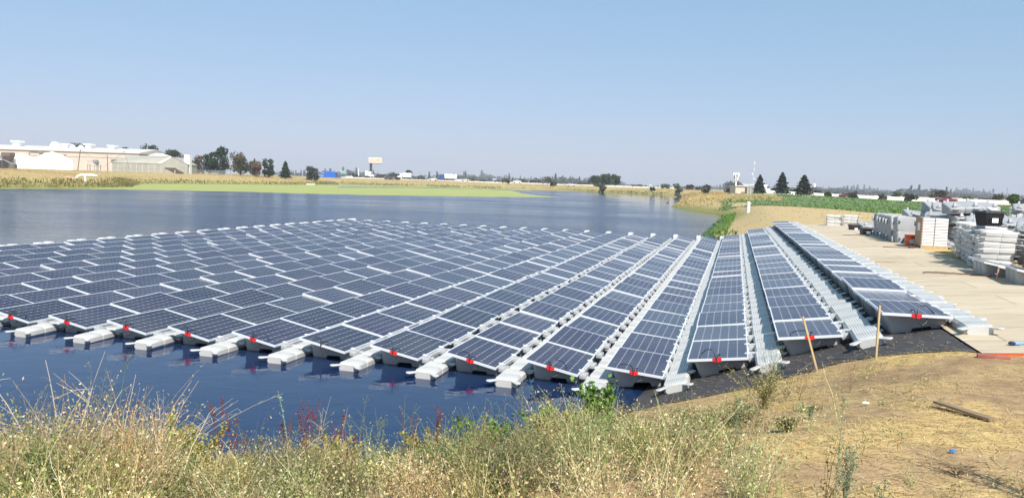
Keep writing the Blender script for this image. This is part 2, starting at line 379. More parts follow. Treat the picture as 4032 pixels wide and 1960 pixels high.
def deck_mat():
    m = mat('weathered_plywood', (.60, .51, .38), .75, noise=.3, nscale=1.3, col2=(.47, .375, .25), stretch=(.9, 5, 1))
    t = m.node_tree; b = t.nodes['Principled BSDF']; src = b.inputs['Base Color'].links[0].from_socket
    tc = t.nodes.new('ShaderNodeTexCoord'); mp = t.nodes.new('ShaderNodeMapping'); mp.inputs['Rotation'].default_value = (0, 0, AZ); t.links.new(tc.outputs['Object'], mp.inputs[0])
    br = t.nodes.new('ShaderNodeTexBrick'); br.inputs['Scale'].default_value = 1; br.inputs['Brick Width'].default_value = 2.44; br.inputs['Row Height'].default_value = 1.22
    br.inputs['Mortar Size'].default_value = .008; br.inputs['Color1'].default_value = (1, 1, 1, 1); br.inputs['Color2'].default_value = (.88, .86, .84, 1); br.inputs['Mortar'].default_value = (.3, .25, .2, 1)
    t.links.new(mp.outputs[0], br.inputs['Vector'])
    n = t.nodes.new('ShaderNodeTexNoise'); n.inputs['Scale'].default_value = 1.0; n.inputs['Detail'].default_value = 3
    mp2 = t.nodes.new('ShaderNodeMapping'); mp2.inputs['Rotation'].default_value = (0, 0, AZ); mp2.inputs['Scale'].default_value = (.25, 9, 1); t.links.new(tc.outputs['Object'], mp2.inputs[0]); t.links.new(mp2.outputs[0], n.inputs['Vector'])
    cr_ = t.nodes.new('ShaderNodeMapRange'); cr_.inputs[1].default_value = .30; cr_.inputs[2].default_value = .36; cr_.inputs[3].default_value = .55; t.links.new(n.outputs[0], cr_.inputs[0])
    a = t.nodes.new('ShaderNodeMix'); a.data_type = 'RGBA'; a.blend_type = 'MULTIPLY'; a.inputs[0].default_value = 1; t.links.new(src, a.inputs[6]); t.links.new(br.outputs[0], a.inputs[7])
    c2 = t.nodes.new('ShaderNodeMix'); c2.data_type = 'RGBA'; c2.blend_type = 'MULTIPLY'; c2.inputs[0].default_value = 1; t.links.new(a.outputs[2], c2.inputs[6]); t.links.new(cr_.outputs[0], c2.inputs[7])
    t.links.new(c2.outputs[2], b.inputs['Base Color']); return m
deck = sheet('plywood_deck', -1.9, 37.6, 18.25, 21.4, .5, .35, .034, deck_mat())
tag(deck, 'long beige plywood deck laid between the panels and the float stacks', 'deck')
ob = MB()
for v0 in (18.27, 19.5, 20.7):
    a = [xy(-1.915, v0), xy(-1.915, min(v0+1.2, 21.4))]
    z0 = [floor_h(0, v0)+.03, floor_h(0, min(v0+1.2, 21.4))+.03]
    ob.add([(a[0][0], a[0][1], z0[0]-.03), (a[1][0], a[1][1], z0[1]-.03), (a[1][0], a[1][1], z0[1]+.012), (a[0][0], a[0][1], z0[0]+.012)], [(0, 1, 2, 3)])
ob.build('painted_edge', mat('orange_edge_paint', (.75, .12, .02), .6), deck)
# ------------------------------------------------------------------ floating solar panels
def glass_mat():
    m = bpy.data.materials.new('solar_cells'); m.use_nodes = True; t = m.node_tree; b = t.nodes['Principled BSDF']
    u = t.nodes.new('ShaderNodeUVMap'); u.uv_map = 'UVMap'; s = t.nodes.new('ShaderNodeSeparateXYZ'); t.links.new(u.outputs[0], s.inputs[0])
    def mth(op, *a):
        n = t.nodes.new('ShaderNodeMath'); n.operation = op
        for i, q in enumerate(a):
            if hasattr(q, 'links'): t.links.new(q, n.inputs[i])
            else: n.inputs[i].default_value = q
        return n.outputs[0]
    fx = mth('SUBTRACT', .5, mth('ABSOLUTE', mth('SUBTRACT', mth('FRACT', s.outputs[0]), .5)))   # distance to the cell border
    fy = mth('SUBTRACT', .5, mth('ABSOLUTE', mth('SUBTRACT', mth('FRACT', s.outputs[1]), .5)))
    ln = mth('MAXIMUM', mth('LESS_THAN', fx, .018), mth('MULTIPLY', mth('LESS_THAN', fy, .012), .6))
    dia = mth('LESS_THAN', mth('ADD', fx, fy), .12)
    bus = mth('MULTIPLY', mth('LESS_THAN', mth('ABSOLUTE', mth('SUBTRACT', mth('FRACT', mth('MULTIPLY', s.outputs[0], 4)), .5)), .04), .10)
    ln = mth('MAXIMUM', mth('MAXIMUM', ln, dia), bus)
    ci = t.nodes.new('ShaderNodeTexWhiteNoise'); ci.noise_dimensions = '2D'
    fl = t.nodes.new('ShaderNodeVectorMath'); fl.operation = 'FLOOR'; t.links.new(u.outputs[0], fl.inputs[0]); t.links.new(fl.outputs[0], ci.inputs[0])
    oi = t.nodes.new('ShaderNodeObjectInfo')
    br = mth('ADD', .6, mth('ADD', mth('MULTIPLY', ci.outputs[0], .25), mth('MULTIPLY', oi.outputs['Random'], .8)))
    cc = t.nodes.new('ShaderNodeMix'); cc.data_type = 'RGBA'; cc.blend_type = 'MULTIPLY'; cc.inputs[0].default_value = 1
    cc.inputs[6].default_value = (.015, .0125, .032, 1); t.links.new(br, cc.inputs[7])
    mx = t.nodes.new('ShaderNodeMix'); mx.data_type = 'RGBA'; t.links.new(ln, mx.inputs[0]); t.links.new(cc.outputs[2], mx.inputs[6]); mx.inputs[7].default_value = (.36, .37, .43, 1)
    g_ = t.nodes.new('ShaderNodeNewGeometry'); dn = t.nodes.new('ShaderNodeTexNoise'); dn.inputs['Scale'].default_value = .9; dn.inputs['Detail'].default_value = 5; t.links.new(g_.outputs['Position'], dn.inputs['Vector'])
    dr = t.nodes.new('ShaderNodeMapRange'); dr.inputs[1].default_value = .35; dr.inputs[2].default_value = .8; dr.inputs[4].default_value = .10; t.links.new(dn.outputs[0], dr.inputs[0])
    du = t.nodes.new('ShaderNodeMix'); du.data_type = 'RGBA'; t.links.new(dr.outputs[0], du.inputs[0]); t.links.new(mx.outputs[2], du.inputs[6]); du.inputs[7].default_value = (.34, .31, .28, 1)
    sp_ = t.nodes.new('ShaderNodeTexNoise'); sp_.inputs['Scale'].default_value = 26; sp_.inputs['Detail'].default_value = 1; t.links.new(g_.outputs['Position'], sp_.inputs['Vector'])
    dd_ = t.nodes.new('ShaderNodeMix'); dd_.data_type = 'RGBA'; t.links.new(mth('GREATER_THAN', sp_.outputs[0], .79), dd_.inputs[0]); t.links.new(du.outputs[2], dd_.inputs[6]); dd_.inputs[7].default_value = (.6, .58, .54, 1)
    t.links.new(dd_.outputs[2], b.inputs['Base Color'])
    t.links.new(mth('ADD', .14, mth('MULTIPLY', oi.outputs['Random'], .14)), b.inputs['Roughness'])
    b.inputs['IOR'].default_value = 1.5; b.inputs['Specular IOR Level'].default_value = .26
    return m
M['cells'] = glass_mat()
PL = 1.655
sl_ = math.sqrt(PW**2+(ZH-ZL)**2); ta = math.atan2(ZH-ZL, PW)
def panel_pt(a, y, n): return (a*math.cos(ta)+n*math.sin(ta)*1, y, ZH-a*math.sin(ta)+n*math.cos(ta))
def tilted(mb): mb.v = [panel_pt(*p) for p in mb.v]; return mb
fr = MB(); fw_, ft = .017, .042
for x0, x1, y0, y1 in ((0, sl_, 0, fw_), (0, sl_, PL-fw_, PL), (0, fw_, fw_, PL-fw_), (sl_-fw_, sl_, fw_, PL-fw_)): fr.box(x0, x1, y0, y1, -ft, 0)
FRAME = tilted(fr).mesh('frame', M['alu'])
g = MB(); g.box(fw_, sl_-fw_, fw_, PL-fw_, -.009, -.003); GLASS = tilted(g).mesh('glass', M['cells'])
ul = GLASS.uv_layers.new(name='UVMap')
for lp in GLASS.loops:
    p = GLASS.vertices[lp.vertex_index].co; ul.data[lp.index].uv = ((p.x/math.cos(ta)-fw_)/(sl_-2*fw_)*6.0, (p.y-fw_)/(PL-2*fw_)*10.0)
prof = [(.12, -.045), (.085, .04), (.07, .25), (.06, ZH-.065), (.12, ZH-.058), (.5, ZH-.135), (.85, ZL-.03), (.93, ZL-.05), (.95, .1), (.90, -.045), (.74, -.045), (.70, .035), (.42, .035), (.38, -.045)]
def main_ring(y, k, cut=0.0):
    cx, cz = .5, .15
    return [(cx+(x-cx)*(1-k)+(cut if x < .13 else 0), y, cz+(z-cz)*(1-k*.6)) for x, z in prof]
mf = MB().rings([main_ring(.30, .10), main_ring(.335, .02), main_ring(.39, 0), main_ring(.62, 0), main_ring(.65, 0, .035), main_ring(.70, 0, .035), main_ring(.73, 0),
                 main_ring(1.0, 0), main_ring(1.03, 0, .035), main_ring(1.08, 0, .035), main_ring(1.11, 0), main_ring(1.37, 0), main_ring(1.42, .02), main_ring(1.46, .10)])
for y in (.14, 1.0):                              # lugs and lumpy clamp blocks along the low side
    mf.box(.93, 1.05, y+.08, y+.27, .08, .17); mf.box(.96, 1.01, y+.12, y+.2, .15, .205)
    mf.box(.93, 1.03, y+.40, y+.50, .06, .12)
MAINF = mf.mesh('main_float', M['hdpe_main'], bevel=.014, segs=2)
br_ = MB()
for y in (.22, 1.05): br_.box(.90, .985, y+.10, y+.17, ZL-.05, ZL+.012); br_.box(.945, .985, y+.10, y+.17, ZL-.09, ZL-.05)
br_.box(.93, .955, .35, 1.3, ZL-.075, ZL-.05)
CLAMP = br_.mesh('clamp', M['alu'])
# walkway float: ribbed top, chamfered sides, flat lugs at the corners; local Y is its length
WL, WW = .86, .40
wp = [(.05, -.06), (.0, .02), (.0, .10), (.03, .135)]
xs = np.linspace(.03, WW-.03, 10)
for i in range(9):
    a, b = xs[i], xs[i+1]; wp += [(a+.004, .142), (b-.010, .142), (b-.005, .136)]
wp += [(WW-.03, .135), (WW, .10), (WW, .02), (WW-.05, -.06)]
def wring(y, k): return [(WW/2+(x-WW/2)*(1-k), y, .05+(z-.05)*(1-k*1.2)) for x, z in wp]
wb = MB().rings([wring(.03, .22), wring(.07, .04), wring(.11, 0), wring(WL/2-.02, 0), wring(WL/2, .055), wring(WL/2+.02, 0), wring(WL-.11, 0), wring(WL-.07, .04), wring(WL-.03, .22)])
WBODY = wb.mesh('walkway_float', M['hdpe'], smooth=True); WBODY.set_sharp_from_angle(angle=R(28))
lg = MB()
def ear(cx, cy, a0): return [(cx+.062*math.cos(a0+k_*math.pi/5), cy+.062*math.sin(a0+k_*math.pi/5)) for k_ in range(5)]
po = [(.06, .12)] + ear(-.045, -.03, math.pi*.85) + [(.10, .06), (WW-.10, .06)] + ear(WW+.045, -.03, math.pi*1.3) + [(WW-.06, .12), (WW-.06, WL-.12)] + ear(WW+.045, WL+.03, -.5) + [(WW-.10, WL-.06), (.10, WL-.06)] + ear(-.045, WL+.03, math.pi*.35) + [(.06, WL-.12)]
lg.rings([[(p_[0], p_[1], z) for p_ in po] for z in (.088, .112)])
LUG = lg.mesh('lug', M['hdpe'], bevel=.006, segs=1)
# front-row extras
tp = MB(); tp.box(.41, .55, -.006, .012, -.052, .004); tp.box(.45, .52, -.012, -.004, -.062, -.01); TAPE = tilted(tp).mesh('red_tape', M['red_tape'])
def cable_mesh(seed):
    rnd = random.Random(seed); c = MB(); x0 = .47
    a = rnd.uniform(.06, .14); s_ = rnd.choice((-1, 1))
    p = [panel_pt(x0, -.012, -.03), panel_pt(x0+s_*.02, .0, .05), panel_pt(x0+s_*.05, .06, a), panel_pt(x0+s_*.16, .14, a*.9), panel_pt(x0+s_*.25, .16, .04), panel_pt(x0+s_*.27, .13, .012)]
    c.tube(p, .0075, 5); c.tube([panel_pt(x0+s_*.25, .16, .04), panel_pt(x0+s_*.27, .13, .012)], .011, 6)
    p = [panel_pt(x0, -.014, -.03), panel_pt(x0-s_*.03, .0, .06), panel_pt(x0-s_*.06, .08, .05), panel_pt(x0-s_*.04, .18, .02)]
    c.tube(p, .0075, 5); c.tube(p[-2:], .010, 6)
    p = [panel_pt(x0, -.014, -.04), panel_pt(x0+.02, -.02, -.10), panel_pt(x0+.08, -.02, -.17), panel_pt(x0+.15, .02, -.12), panel_pt(x0+.16, .05, -.05)]
    c.tube(p, .0075, 5)
    return c.mesh('cable', M['black'])
CABLES = [cable_mesh(s_) for s_ in range(4)]
def proj(x, y, z):
    v = Vector((x, y, z-CAM_Z)); d = v.dot(FWD)
    if d < .2: return None
    return 2016+FPX*v.dot(RIGHT)/d, 980-FPX*v.dot(UP)/d, d
VNOM = [0, 13.19, 14.66, 15.61, 16.12, 17.08, 17.59, 18.55, 19.5]; VREAL = [0, 13.19, 14.61, 15.57, 16.00, 16.95, 17.46, 18.38, 19.33]
def vm(v): return v if v <= 0 else float(np.interp(v, VNOM, VREAL))      # rows climb the slope, so they lie closer in plan
def basis(u0, v0, u1=None, v1=None):
    """orientation of a unit standing at row coords: X along v following the slope, Y along u following the slope"""
    def pt(u, v): x, y = xy(u, v); return Vector((x, y, floor_h(u, v)))
    o = pt(u0, v0); ex = (pt(u0, v0+PW)-o).normalized(); ey = (pt(u0+1.65, v0+.45)-pt(u0, v0+.45))
    ey = (ey-ex*ey.dot(ex)).normalized(); ez = ex.cross(ey)
    m = Matrix((ex, ey, ez)).transposed(); return o, m
rowname = {}
for i in range(-8, 13):
    n_right = 13-i
    if i == 12: rowname[i] = 'row beside the plywood deck'
    elif i < 2: rowname[i] = ordn(i+9)+' row from the left' if i > -8 else 'leftmost row'
    else: rowname[i] = ordn(n_right)+' row from the right'
units = []
for i in range(-8, 13):
    for kx in range(NP):
        x, y = xy(kx*PP+.8, i*ROWQ+.45); p = proj(x, y, .3+floor_h(kx*PP, i*ROWQ))
        vis = p is not None and -40 < p[0] < 4075
        near = p is not None and -1500 < p[0] < 5000
        if near or vis: units.append((0 if vis else 1, math.hypot(x, y), i, kx))
units.sort(); SOLO = 292
rnd = random.Random(3); rest = []
wob_row = {}
for n_, (off, dd, i, kx) in enumerate(units):
    u0, v0 = kx*PP, vm(i*ROWQ)
    o, m = basis(u0, v0)
    afloat = floor_h(u0, v0+.9) <= 0.0
    a1 = rnd.gauss(0, .75); a2 = rnd.gauss(0, .5); dz = rnd.uniform(-.013, .013)
    if not afloat: a1 *= .8; dz = rnd.uniform(0, .02)
    m4 = Matrix.Translation(o+Vector((0, 0, dz))) @ (m.to_4x4() @ Euler((R(a1), R(a2*.6), R(rnd.gauss(0, .12)))).to_matrix().to_4x4())
    if n_ < SOLO:
        if i >= 0 and kx < 12: where = f'{ordn(kx+1)} from near end'
        else: where = f'{ordn(NP-kx)} from far end' if kx < NP-1 else 'last at the far end'
        if i >= 0 and kx == 0: lab = f'navy solar panel at the near end of the {rowname[i]}'
        else: lab = f'navy solar panel, {where}, {rowname[i]}'
        t = thing('solar_panel', lab, 'solar panel', group='floating solar panels of the array'); t.matrix_world = m4
        link('glass', GLASS, t); link('frame', FRAME, t); link('main_float', MAINF, t)
        if i >= 3: link('clamp', CLAMP, t)
        if kx == 0:
            if i not in (5,): link('red_tape', TAPE, t)
            link('cable', CABLES[i % 4], t)
    else: rest.append(m4)
def joined(name, meshes, mats4, matl):
    bm = bmesh.new()
    tmp = bpy.data.meshes.new('tmp')
    b1 = bmesh.new()
    for mi, me in enumerate(meshes):
        b0 = len(b1.faces); b1.from_mesh(me); b1.faces.ensure_lookup_table()
        for f in b1.faces[b0:]: f.material_index = mi
    b1.to_mesh(tmp); b1.free()
    for m4 in mats4:
        n0 = len(bm.verts); bm.from_mesh(tmp); bm.verts.ensure_lookup_table()
        bmesh.ops.transform(bm, matrix=m4, verts=bm.verts[n0:])
    me = bpy.data.meshes.new(name); bm.to_mesh(me); bm.free(); bpy.data.meshes.remove(tmp)
    for q in matl: me.materials.append(q)
    return link(name, me)
if rest:
    tag(joined('distant_solar_panels', [GLASS, FRAME, MAINF], rest, [M['cells'], M['alu'], M['hdpe_main']]),
        'far mass of navy solar panels at the back left of the array', 'solar panels', kind='stuff')
# walkway floats
wl = []
for i in range(-8, 13):
    for q in range(-1, NP*2+1):
        front = q < 1
        if i == -9: pass
        elif i < 3 and 1 < q < NP*2-1: continue
        u0 = -.52+q*.85; v0 = i*ROWQ+1.055 if i < 9 else (vm(i*ROWQ) + (.98 if i < 12 else .93))
        if q == -1: continue
        x, y = xy(u0+.4, v0+.2); p = proj(x, y, .1+floor_h(u0, v0))
        if p is None or not -900 < p[0] < 4200: continue
        vis = -30 < p[0] < 4060
        wl.append((0 if vis else 1, math.hypot(x, y), i, q, u0, v0))
wl.sort(); rest = []; WSOLO = 196
gapname = {}
for i in range(-9, 13):
    if i == 12: gapname[i] = 'walkway beside the plywood deck'
    elif i == -9: gapname[i] = 'open-water side of the leftmost row'
    elif i >= 3: gapname[i] = f'{ordn(13-i)} walkway from the plywood deck'
    else: gapname[i] = f'{ordn(i+9)} walkway from the left'
def put_walk(m4, lab, group):
    t = thing('walkway_float', lab, 'walkway float', group=group); t.matrix_world = m4
    link('float_body', WBODY, t); link('lug', LUG, t); return t
for n_, (off, dd, i, q, u0, v0) in enumerate(wl):
    def pt(u, v): x, y = xy(u, v); return Vector((x, y, floor_h(u, v)))
    o = pt(u0, v0); ex = (pt(u0, v0+WW)-o).normalized(); ey = pt(u0+.85, v0+.2)-pt(u0, v0+.2); ey = (ey-ex*ey.dot(ex)).normalized()
    m = Matrix((ex, ey, ex.cross(ey))).transposed().to_4x4()
    m4 = Matrix.Translation(o+Vector((0, 0, rnd.uniform(-.008, .008)+(.03 if floor_h(u0, v0+.3) > 0 else 0)))) @ m @ Euler((R(rnd.gauss(0, .7)+(3.5 if i in (10, 11) else 0)), R(rnd.gauss(0, .8)+(rnd.uniform(1, 6) if i in (10, 11) else 0)), R(rnd.gauss(0, .5)))).to_matrix().to_4x4()
    if n_ < WSOLO:
        if i == -9 or (i < 0): where = f'{ordn(NP*2+1-q)} from the far end'
        elif q == 0: where = 'jutting out at the near end'
        else: where = f'{ordn(q+1)} from near end'
        put_walk(m4, f'pale float {where}, {gapname[i]}', 'walkway floats between the panel rows')
    else: rest.append(m4)
if rest:
    tag(joined('distant_walkway_floats', [WBODY, LUG], rest, [M['hdpe'], M['hdpe']]), 'pale walkway floats far along the array', 'walkway floats', kind='stuff')

# taller twin-humped floats closing the array on the open-water side and at its far end
ef = MB()
def ering(y, hgt, k): return [(.02+k, y, -.06), (-.0+k*.5, y, .05), (.03+k, y, hgt), (.33-k, y, hgt), (.36-k*.5, y, .05), (.34-k, y, -.06)]
ef.rings([ering(0, .20, .05), ering(.05, .39, .03), ering(.10, .42, .02), ering(.36, .42, .02), ering(.41, .37, .03), ering(.45, .31, .03), ering(.50, .31, .03), ering(.54, .37, .03), ering(.59, .43, .02), ering(.84, .43, .02), ering(.90, .37, .03), ering(.95, .18, .06)])
EDGE = ef.mesh('edge_float', M['hdpe'], bevel=.012)
for kx in range(4, NP+1):
    x, y = xy(kx*PP+.5, -8*ROWQ-.48)
    o = link('edge_float', EDGE); o.location = (x, y, rnd.uniform(-.01, .01)); o.rotation_euler = (0, 0, -AZ)
    tag(o, f'white twin-humped float, {ordn(NP+1-kx)} from the far corner on the open-water side', 'edge float', 'twin-humped floats edging the array')
for i in range(-7, 11):
    x, y = xy(NP*PP+.05, i*ROWQ-.46)
    o = link('edge_float', EDGE); o.location = (x, y, -.03+floor_h(NP*PP, i*ROWQ-.3)); o.rotation_euler = (0, 0, -AZ)
    tag(o, f'white float lump at the far edge, {ordn(i+9)} from the open-water corner', 'edge float', 'twin-humped floats edging the array')
# ------------------------------------------------------------------ yard beside the deck
def ground_at(u, v): x, y = xy(u, v); return x, y, Tf(x, y)
def deck_z(u, v): x, y = xy(u, v); return x, y, float(base_h(np.array([x]), np.array([y]))[0][0])+.036
RZV = -AZ            # a thing turned so that its local X runs along v, local Y along u
def m_at(x, y, z, rz=0.0, rx=0.0, ry=0.0): return Matrix.Translation((x, y, z)) @ Euler((rx, ry, RZV+rz)).to_matrix().to_4x4()
GS = 'loose walkway floats stacked in the yard'
# piled walkway floats: long axis along v, ends facing the deck
def stack(u, v, n, where, h=.150, jit=.045, rot=math.pi/2):
    x, y, z = ground_at(u, v)
    for k_ in range(n):
        zz = z+.062+k_*h
        m4 = m_at(x+rnd.uniform(-jit, jit), y+rnd.uniform(-jit, jit), zz, -rot+rnd.gauss(0, .055), R(rnd.gauss(0, 1.2)), R(rnd.gauss(0, 1.2)))
        lv = 'topmost' if k_ == n-1 else ('bottom' if k_ == 0 else ordn(k_+1)+' from the ground')
        put_walk(m4, f'pale float {lv} in {where}', GS)
STK = [(9.85+.66*q, 21.15+.085*q, (7, 7, 7, 6, 7, 7, 6, 7)[q]) for q in range(8)]
for k_, (u, v, n) in enumerate(STK):
    stack(u, v, n, 'the stack ' + ('nearest the camera' if k_ == 0 else f'{ordn(k_+1)} from the camera')+', along the deck')
stack(9.5, 22.25, 6, 'the right-hand stack behind the two loose panels'); stack(10.2, 22.3, 7, 'the stack behind the right-hand one')
# small stack far along the deck
for j_, (du_, dv_) in enumerate(((0, 0), (.1, .92))):
    for k_ in range(4):
        x, y, z = ground_at(36.0+du_, 20.15+dv_)
        lv = ('bottom', 'second', 'third', 'top')[k_]
        put_walk(m_at(x, y, z+.07+k_*.16, -math.pi/2+rnd.gauss(0, .06)), f'pale float, {lv} layer, {("left", "right")[j_]} half of the small low pile at the deck end', GS)
# tall strapped stack at the far right
SX, SY = at_d(4012, 36); sz = Tf(SX, SY)
for k_ in range(9):
    put_walk(m_at(SX-.45, SY, sz+.06+k_*.152, -math.pi/2), f'pale float, {ordn(k_+1)} from the ground in the tall strapped stack by the field', GS)
stp = MB()
for dx in (-.25, .1): stp.box(SX+dx-.015, SX+dx+.015, SY-.55, SY-.535, sz, sz+1.42)
tag(stp.build('strap', M['black']), 'black straps round the tall float stack by the field', 'strap')
# loose main floats
def main_float(m4, lab):
    o = link('main_float', MAINF_LOOSE); o.matrix_world = m4
    tag(o, lab, 'panel float', 'grey main floats heaped in the yard'); return o
lf = MB()
P_ = [(.10, -.045), (.06, .04), (.06, .30), (.09, .37), (.16, .385), (.5, .30), (.86, .20), (.94, .17), (.95, .1), (.90, -.045)]
def lring(y, k): return [(.5+(x-.5)*(1-k), y, .15+(z-.15)*(1-k)) for x, z in P_]
lf.rings([lring(0, .14), lring(.05, .03), lring(.12, 0), lring(.42, 0), lring(.45, .05), lring(.50, .05), lring(.53, 0), lring(.95, 0), lring(1.02, .03), lring(1.07, .14)])
for x_ in (.10, .80):
    for y_ in (.12, .78): lf.add([(x_, y_, .2), (x_+.12, y_, .2), (x_+.12, y_+.16, .2), (x_, y_+.16, .2), (x_+.03, y_+.04, .5-.2*x_), (x_+.08, y_+.04, .5-.2*x_), (x_+.08, y_+.1, .5-.2*x_), (x_+.03, y_+.1, .5-.2*x_)],
                                  [(0, 3, 2, 1), (4, 5, 6, 7), (0, 1, 5, 4), (1, 2, 6, 5), (2, 3, 7, 6), (3, 0, 4, 7)])
lf.box(-.04, .07, .1, .3, .10, .135); lf.box(-.04, .07, .75, .95, .10, .135); lf.box(.93, 1.04, .1, .3, .10, .135); lf.box(.93, 1.04, .75, .95, .10, .135)
MAINF_LOOSE = lf.mesh('main_float', mat('loose_float_plastic', (.36, .365, .37), .5, noise=.15, nscale=3), bevel=.015)
# standing on end, leaning in a line along the deck
for k_ in range(6):
    u = 25.0-k_*.92; x, y, z = ground_at(u, 21.0+rnd.uniform(-.05, .05))
    m4 = Matrix.Translation((x, y, z+.02)) @ Euler((0, 0, RZV+.25)).to_matrix().to_4x4() @ Euler((R(82+rnd.uniform(-4, 4)), 0, 0)).to_matrix().to_4x4() @ Matrix.Translation((0, 0, -.1))
    main_float(m4, f'grey float standing on end, {ordn(k_+1)} from the far end of the upright row')
# heaps behind
hp = []
for k_, (u, v, lay) in enumerate([(23.5, 22.6, 4), (22.1, 22.5, 4), (20.6, 22.7, 3), (19.2, 22.6, 3), (17.6, 23.0, 3), (22.6, 23.9, 4), (21.0, 24.0, 3), (19.4, 24.1, 3), (17.9, 24.3, 3), (16.2, 23.9, 3), (14.6, 23.4, 3), (13.2, 23.7, 3), (11.9, 23.9, 3), (31.6, 21.2, 1), (16.3, 25.4, 3), (13.8, 25.1, 3), (19.7, 21.9, 3), (18.4, 22.3, 4), (15.7, 22.3, 3), (14.6, 22.6, 3), (12.4, 22.9, 3), (10.9, 23.4, 3), (24.7, 21.9, 3), (9.6, 24.2, 3), (20.8, 25.2, 4)]):
    for q in range(lay):
        x, y, z = ground_at(u+rnd.uniform(-.15, .15), v+rnd.uniform(-.15, .15))
        m4 = m_at(x, y, z+.05+q*.40, -math.pi/2+rnd.uniform(-.35, .35), R(rnd.uniform(-7, 7)), R(rnd.uniform(-7, 7)))
        if k_ == 13: lb = 'grey float lying alone beside the far black bin'
        else: lb = f'grey float {("at the bottom", "in the second layer", "in the third layer", "highest")[q]} of the {ordn(k_+1 if k_ < 13 else k_)} heap counted behind the upright row'
        main_float(m4, lb)
# two loose panel units standing on the ground
for k_, (u, v, rz) in enumerate(((7.5, 20.75, -.05), (5.75, 20.9, -.08))):
    x, y, z = ground_at(u, v)
    t = thing('solar_panel', ('loose panel unit standing by the deck in front of the stacks', 'loose panel unit at the right edge, nearer than the other loose one')[k_], 'solar panel', group='loose panel units by the deck')
    t.matrix_world = m_at(x, y, z+.05, rz)
    link('glass', GLASS, t); link('frame', FRAME, t); link('main_float', MAINF, t); link('clamp', CLAMP, t)
    st = MB(); tilted(st.box(.3, .75, -.008, -.001, -.06, .002)); st.build('sticker', M['white'], t)
# black crates with white labels
def crate(x, y, z, rz, lab, s_=1.0, cover=False):
    t = thing('plastic_crate', lab, 'crate', group='black crates in the yard'); t.matrix_world = Matrix.Translation((x, y, z)) @ Euler((0, 0, rz)).to_matrix().to_4x4() @ Matrix.Scale(s_, 4)
    a, b, h = .30, .22, .36
    c = MB().rings([[(-a*k1, -b*k1, zz), (a*k1, -b*k1, zz), (a*k1, b*k1, zz), (-a*k1, b*k1, zz)] for k1, zz in ((.82, 0), (1, h))])
    for i_ in range(7): xx = -a*.8+i_*a*1.6/6; c.box(xx-.008, xx+.008, -b*1.0, -b*.8, .05, h-.02)
    c.build('tub', M['black'], t)
    r_ = MB(); r_.box(-a*1.12, a*1.12, -b*1.15, b*1.15, h, h+.045); r_.box(-a*1.02, a*1.02, -b*1.02, b*1.02, h+.045, h+.06); r_.build('lid', M['dark'], t, bevel=.01)
    MB().box(-.10, .10, -b-.016, -b-.01, .10, .23).build('label', M['white'], t)
    return t
x, y, z = ground_at(10.35, 21.55)
cr_t = crate(x, y, z+.062+6*.150+.155, RZV+.45, 'black crate with white label perched on the near float stack', .92)
bg_ = bmesh.new(); bmesh.ops.create_icosphere(bg_, subdivisions=3, radius=.17)
for vv in bg_.verts: n_ = math.sin(vv.co.x*31)*math.sin(vv.co.y*27+1)*math.cos(vv.co.z*23); vv.co *= 1+.22*n_; vv.co.z *= .42
mg = bpy.data.meshes.new('plastic_wrap'); bg_.to_mesh(mg); bg_.free(); mg.materials.append(M['hdpe']); ow = link('plastic_wrap', mg)
ow.location = (x+.03, y, z+.062+7*.150+.43*.92+.03); tag(ow, 'crumpled grey plastic wrap on top of the black crate', 'plastic wrap')
x, y, z = ground_at(30.6, 21.0); crate(x, y, z, RZV+.4, 'black crate with white label standing by the far lone float', .8)
x, y, z = ground_at(26.2, 20.95); crate(x, y, z, RZV+.2, 'black crate beside the first upright grey float', .9)
# orange bucket
x, y, z = ground_at(18.9, 21.35)
bk = thing('bucket', 'orange plastic bucket in front of the cartoned pallet', 'bucket', (x, y, z)); om = mat('orange_plastic', (.85, .10, .02), .4)
MB().cyl((0, 0), .16, 0, .42, 18, .185).build('pail', om, bk, smooth=True)
MB().cyl((0, 0), .195, .36, .39, 18).build('rim', om, bk, smooth=True)
MB().tube([(-.19, 0, .37), (-.2, -.08, .25), (0, -.21, .17), (.2, -.08, .25), (.19, 0, .37)], .006, 5).build('handle', M['white'], bk)
MB().box(-.09, .07, -.19, -.178, .10, .26).build('label', M['white'], bk)
# pallet with carton of panels
x, y, z = ground_at(17.3, 21.4)
pt_ = thing('pallet', 'pale timber pallet under the carton of panels', 'pallet'); pt_.matrix_world = m_at(x, y, z)
d = MB()
for i_ in range(6): d.box(0, .86, i_*.19, i_*.19+.14, .115, .137)
d.build('deck_boards', M['wood'], pt_)
for yy in (0, .47, .95): MB().box(0, .86, yy, yy+.1, 0, .115).build('bearer', M['wood'], pt_)
ct = thing('carton_of_panels', 'white and brown carton of panels strapped on a pallet', 'carton'); ct.matrix_world = m_at(x, y, z+.14, .0)
kb = mat('brown_cardboard', (.42, .29, .18), .8, noise=.15); wc = mat('white_carton', (.82, .79, .77), .6)
MB().box(.0, .03, .02, 1.06, 0, .96).build('cardboard_side', kb, ct)
d = MB()
for i_ in range(10): d.box(.033, .82, .02, 1.06, i_*.096, i_*.096+.075)
d.build('panel_edges', wc, ct); MB().box(.04, .815, .035, 1.05, .002, .955).build('spacers', mat('grey_card', (.42, .38, .36), .8), ct)
MB().box(.40, .42, .004, 1.07, 0, .962).build('strap', M['grey'], ct)
MB().box(-.006, -.001, .3, .7, .50, .78).build('shipping_label', M['white'], ct)
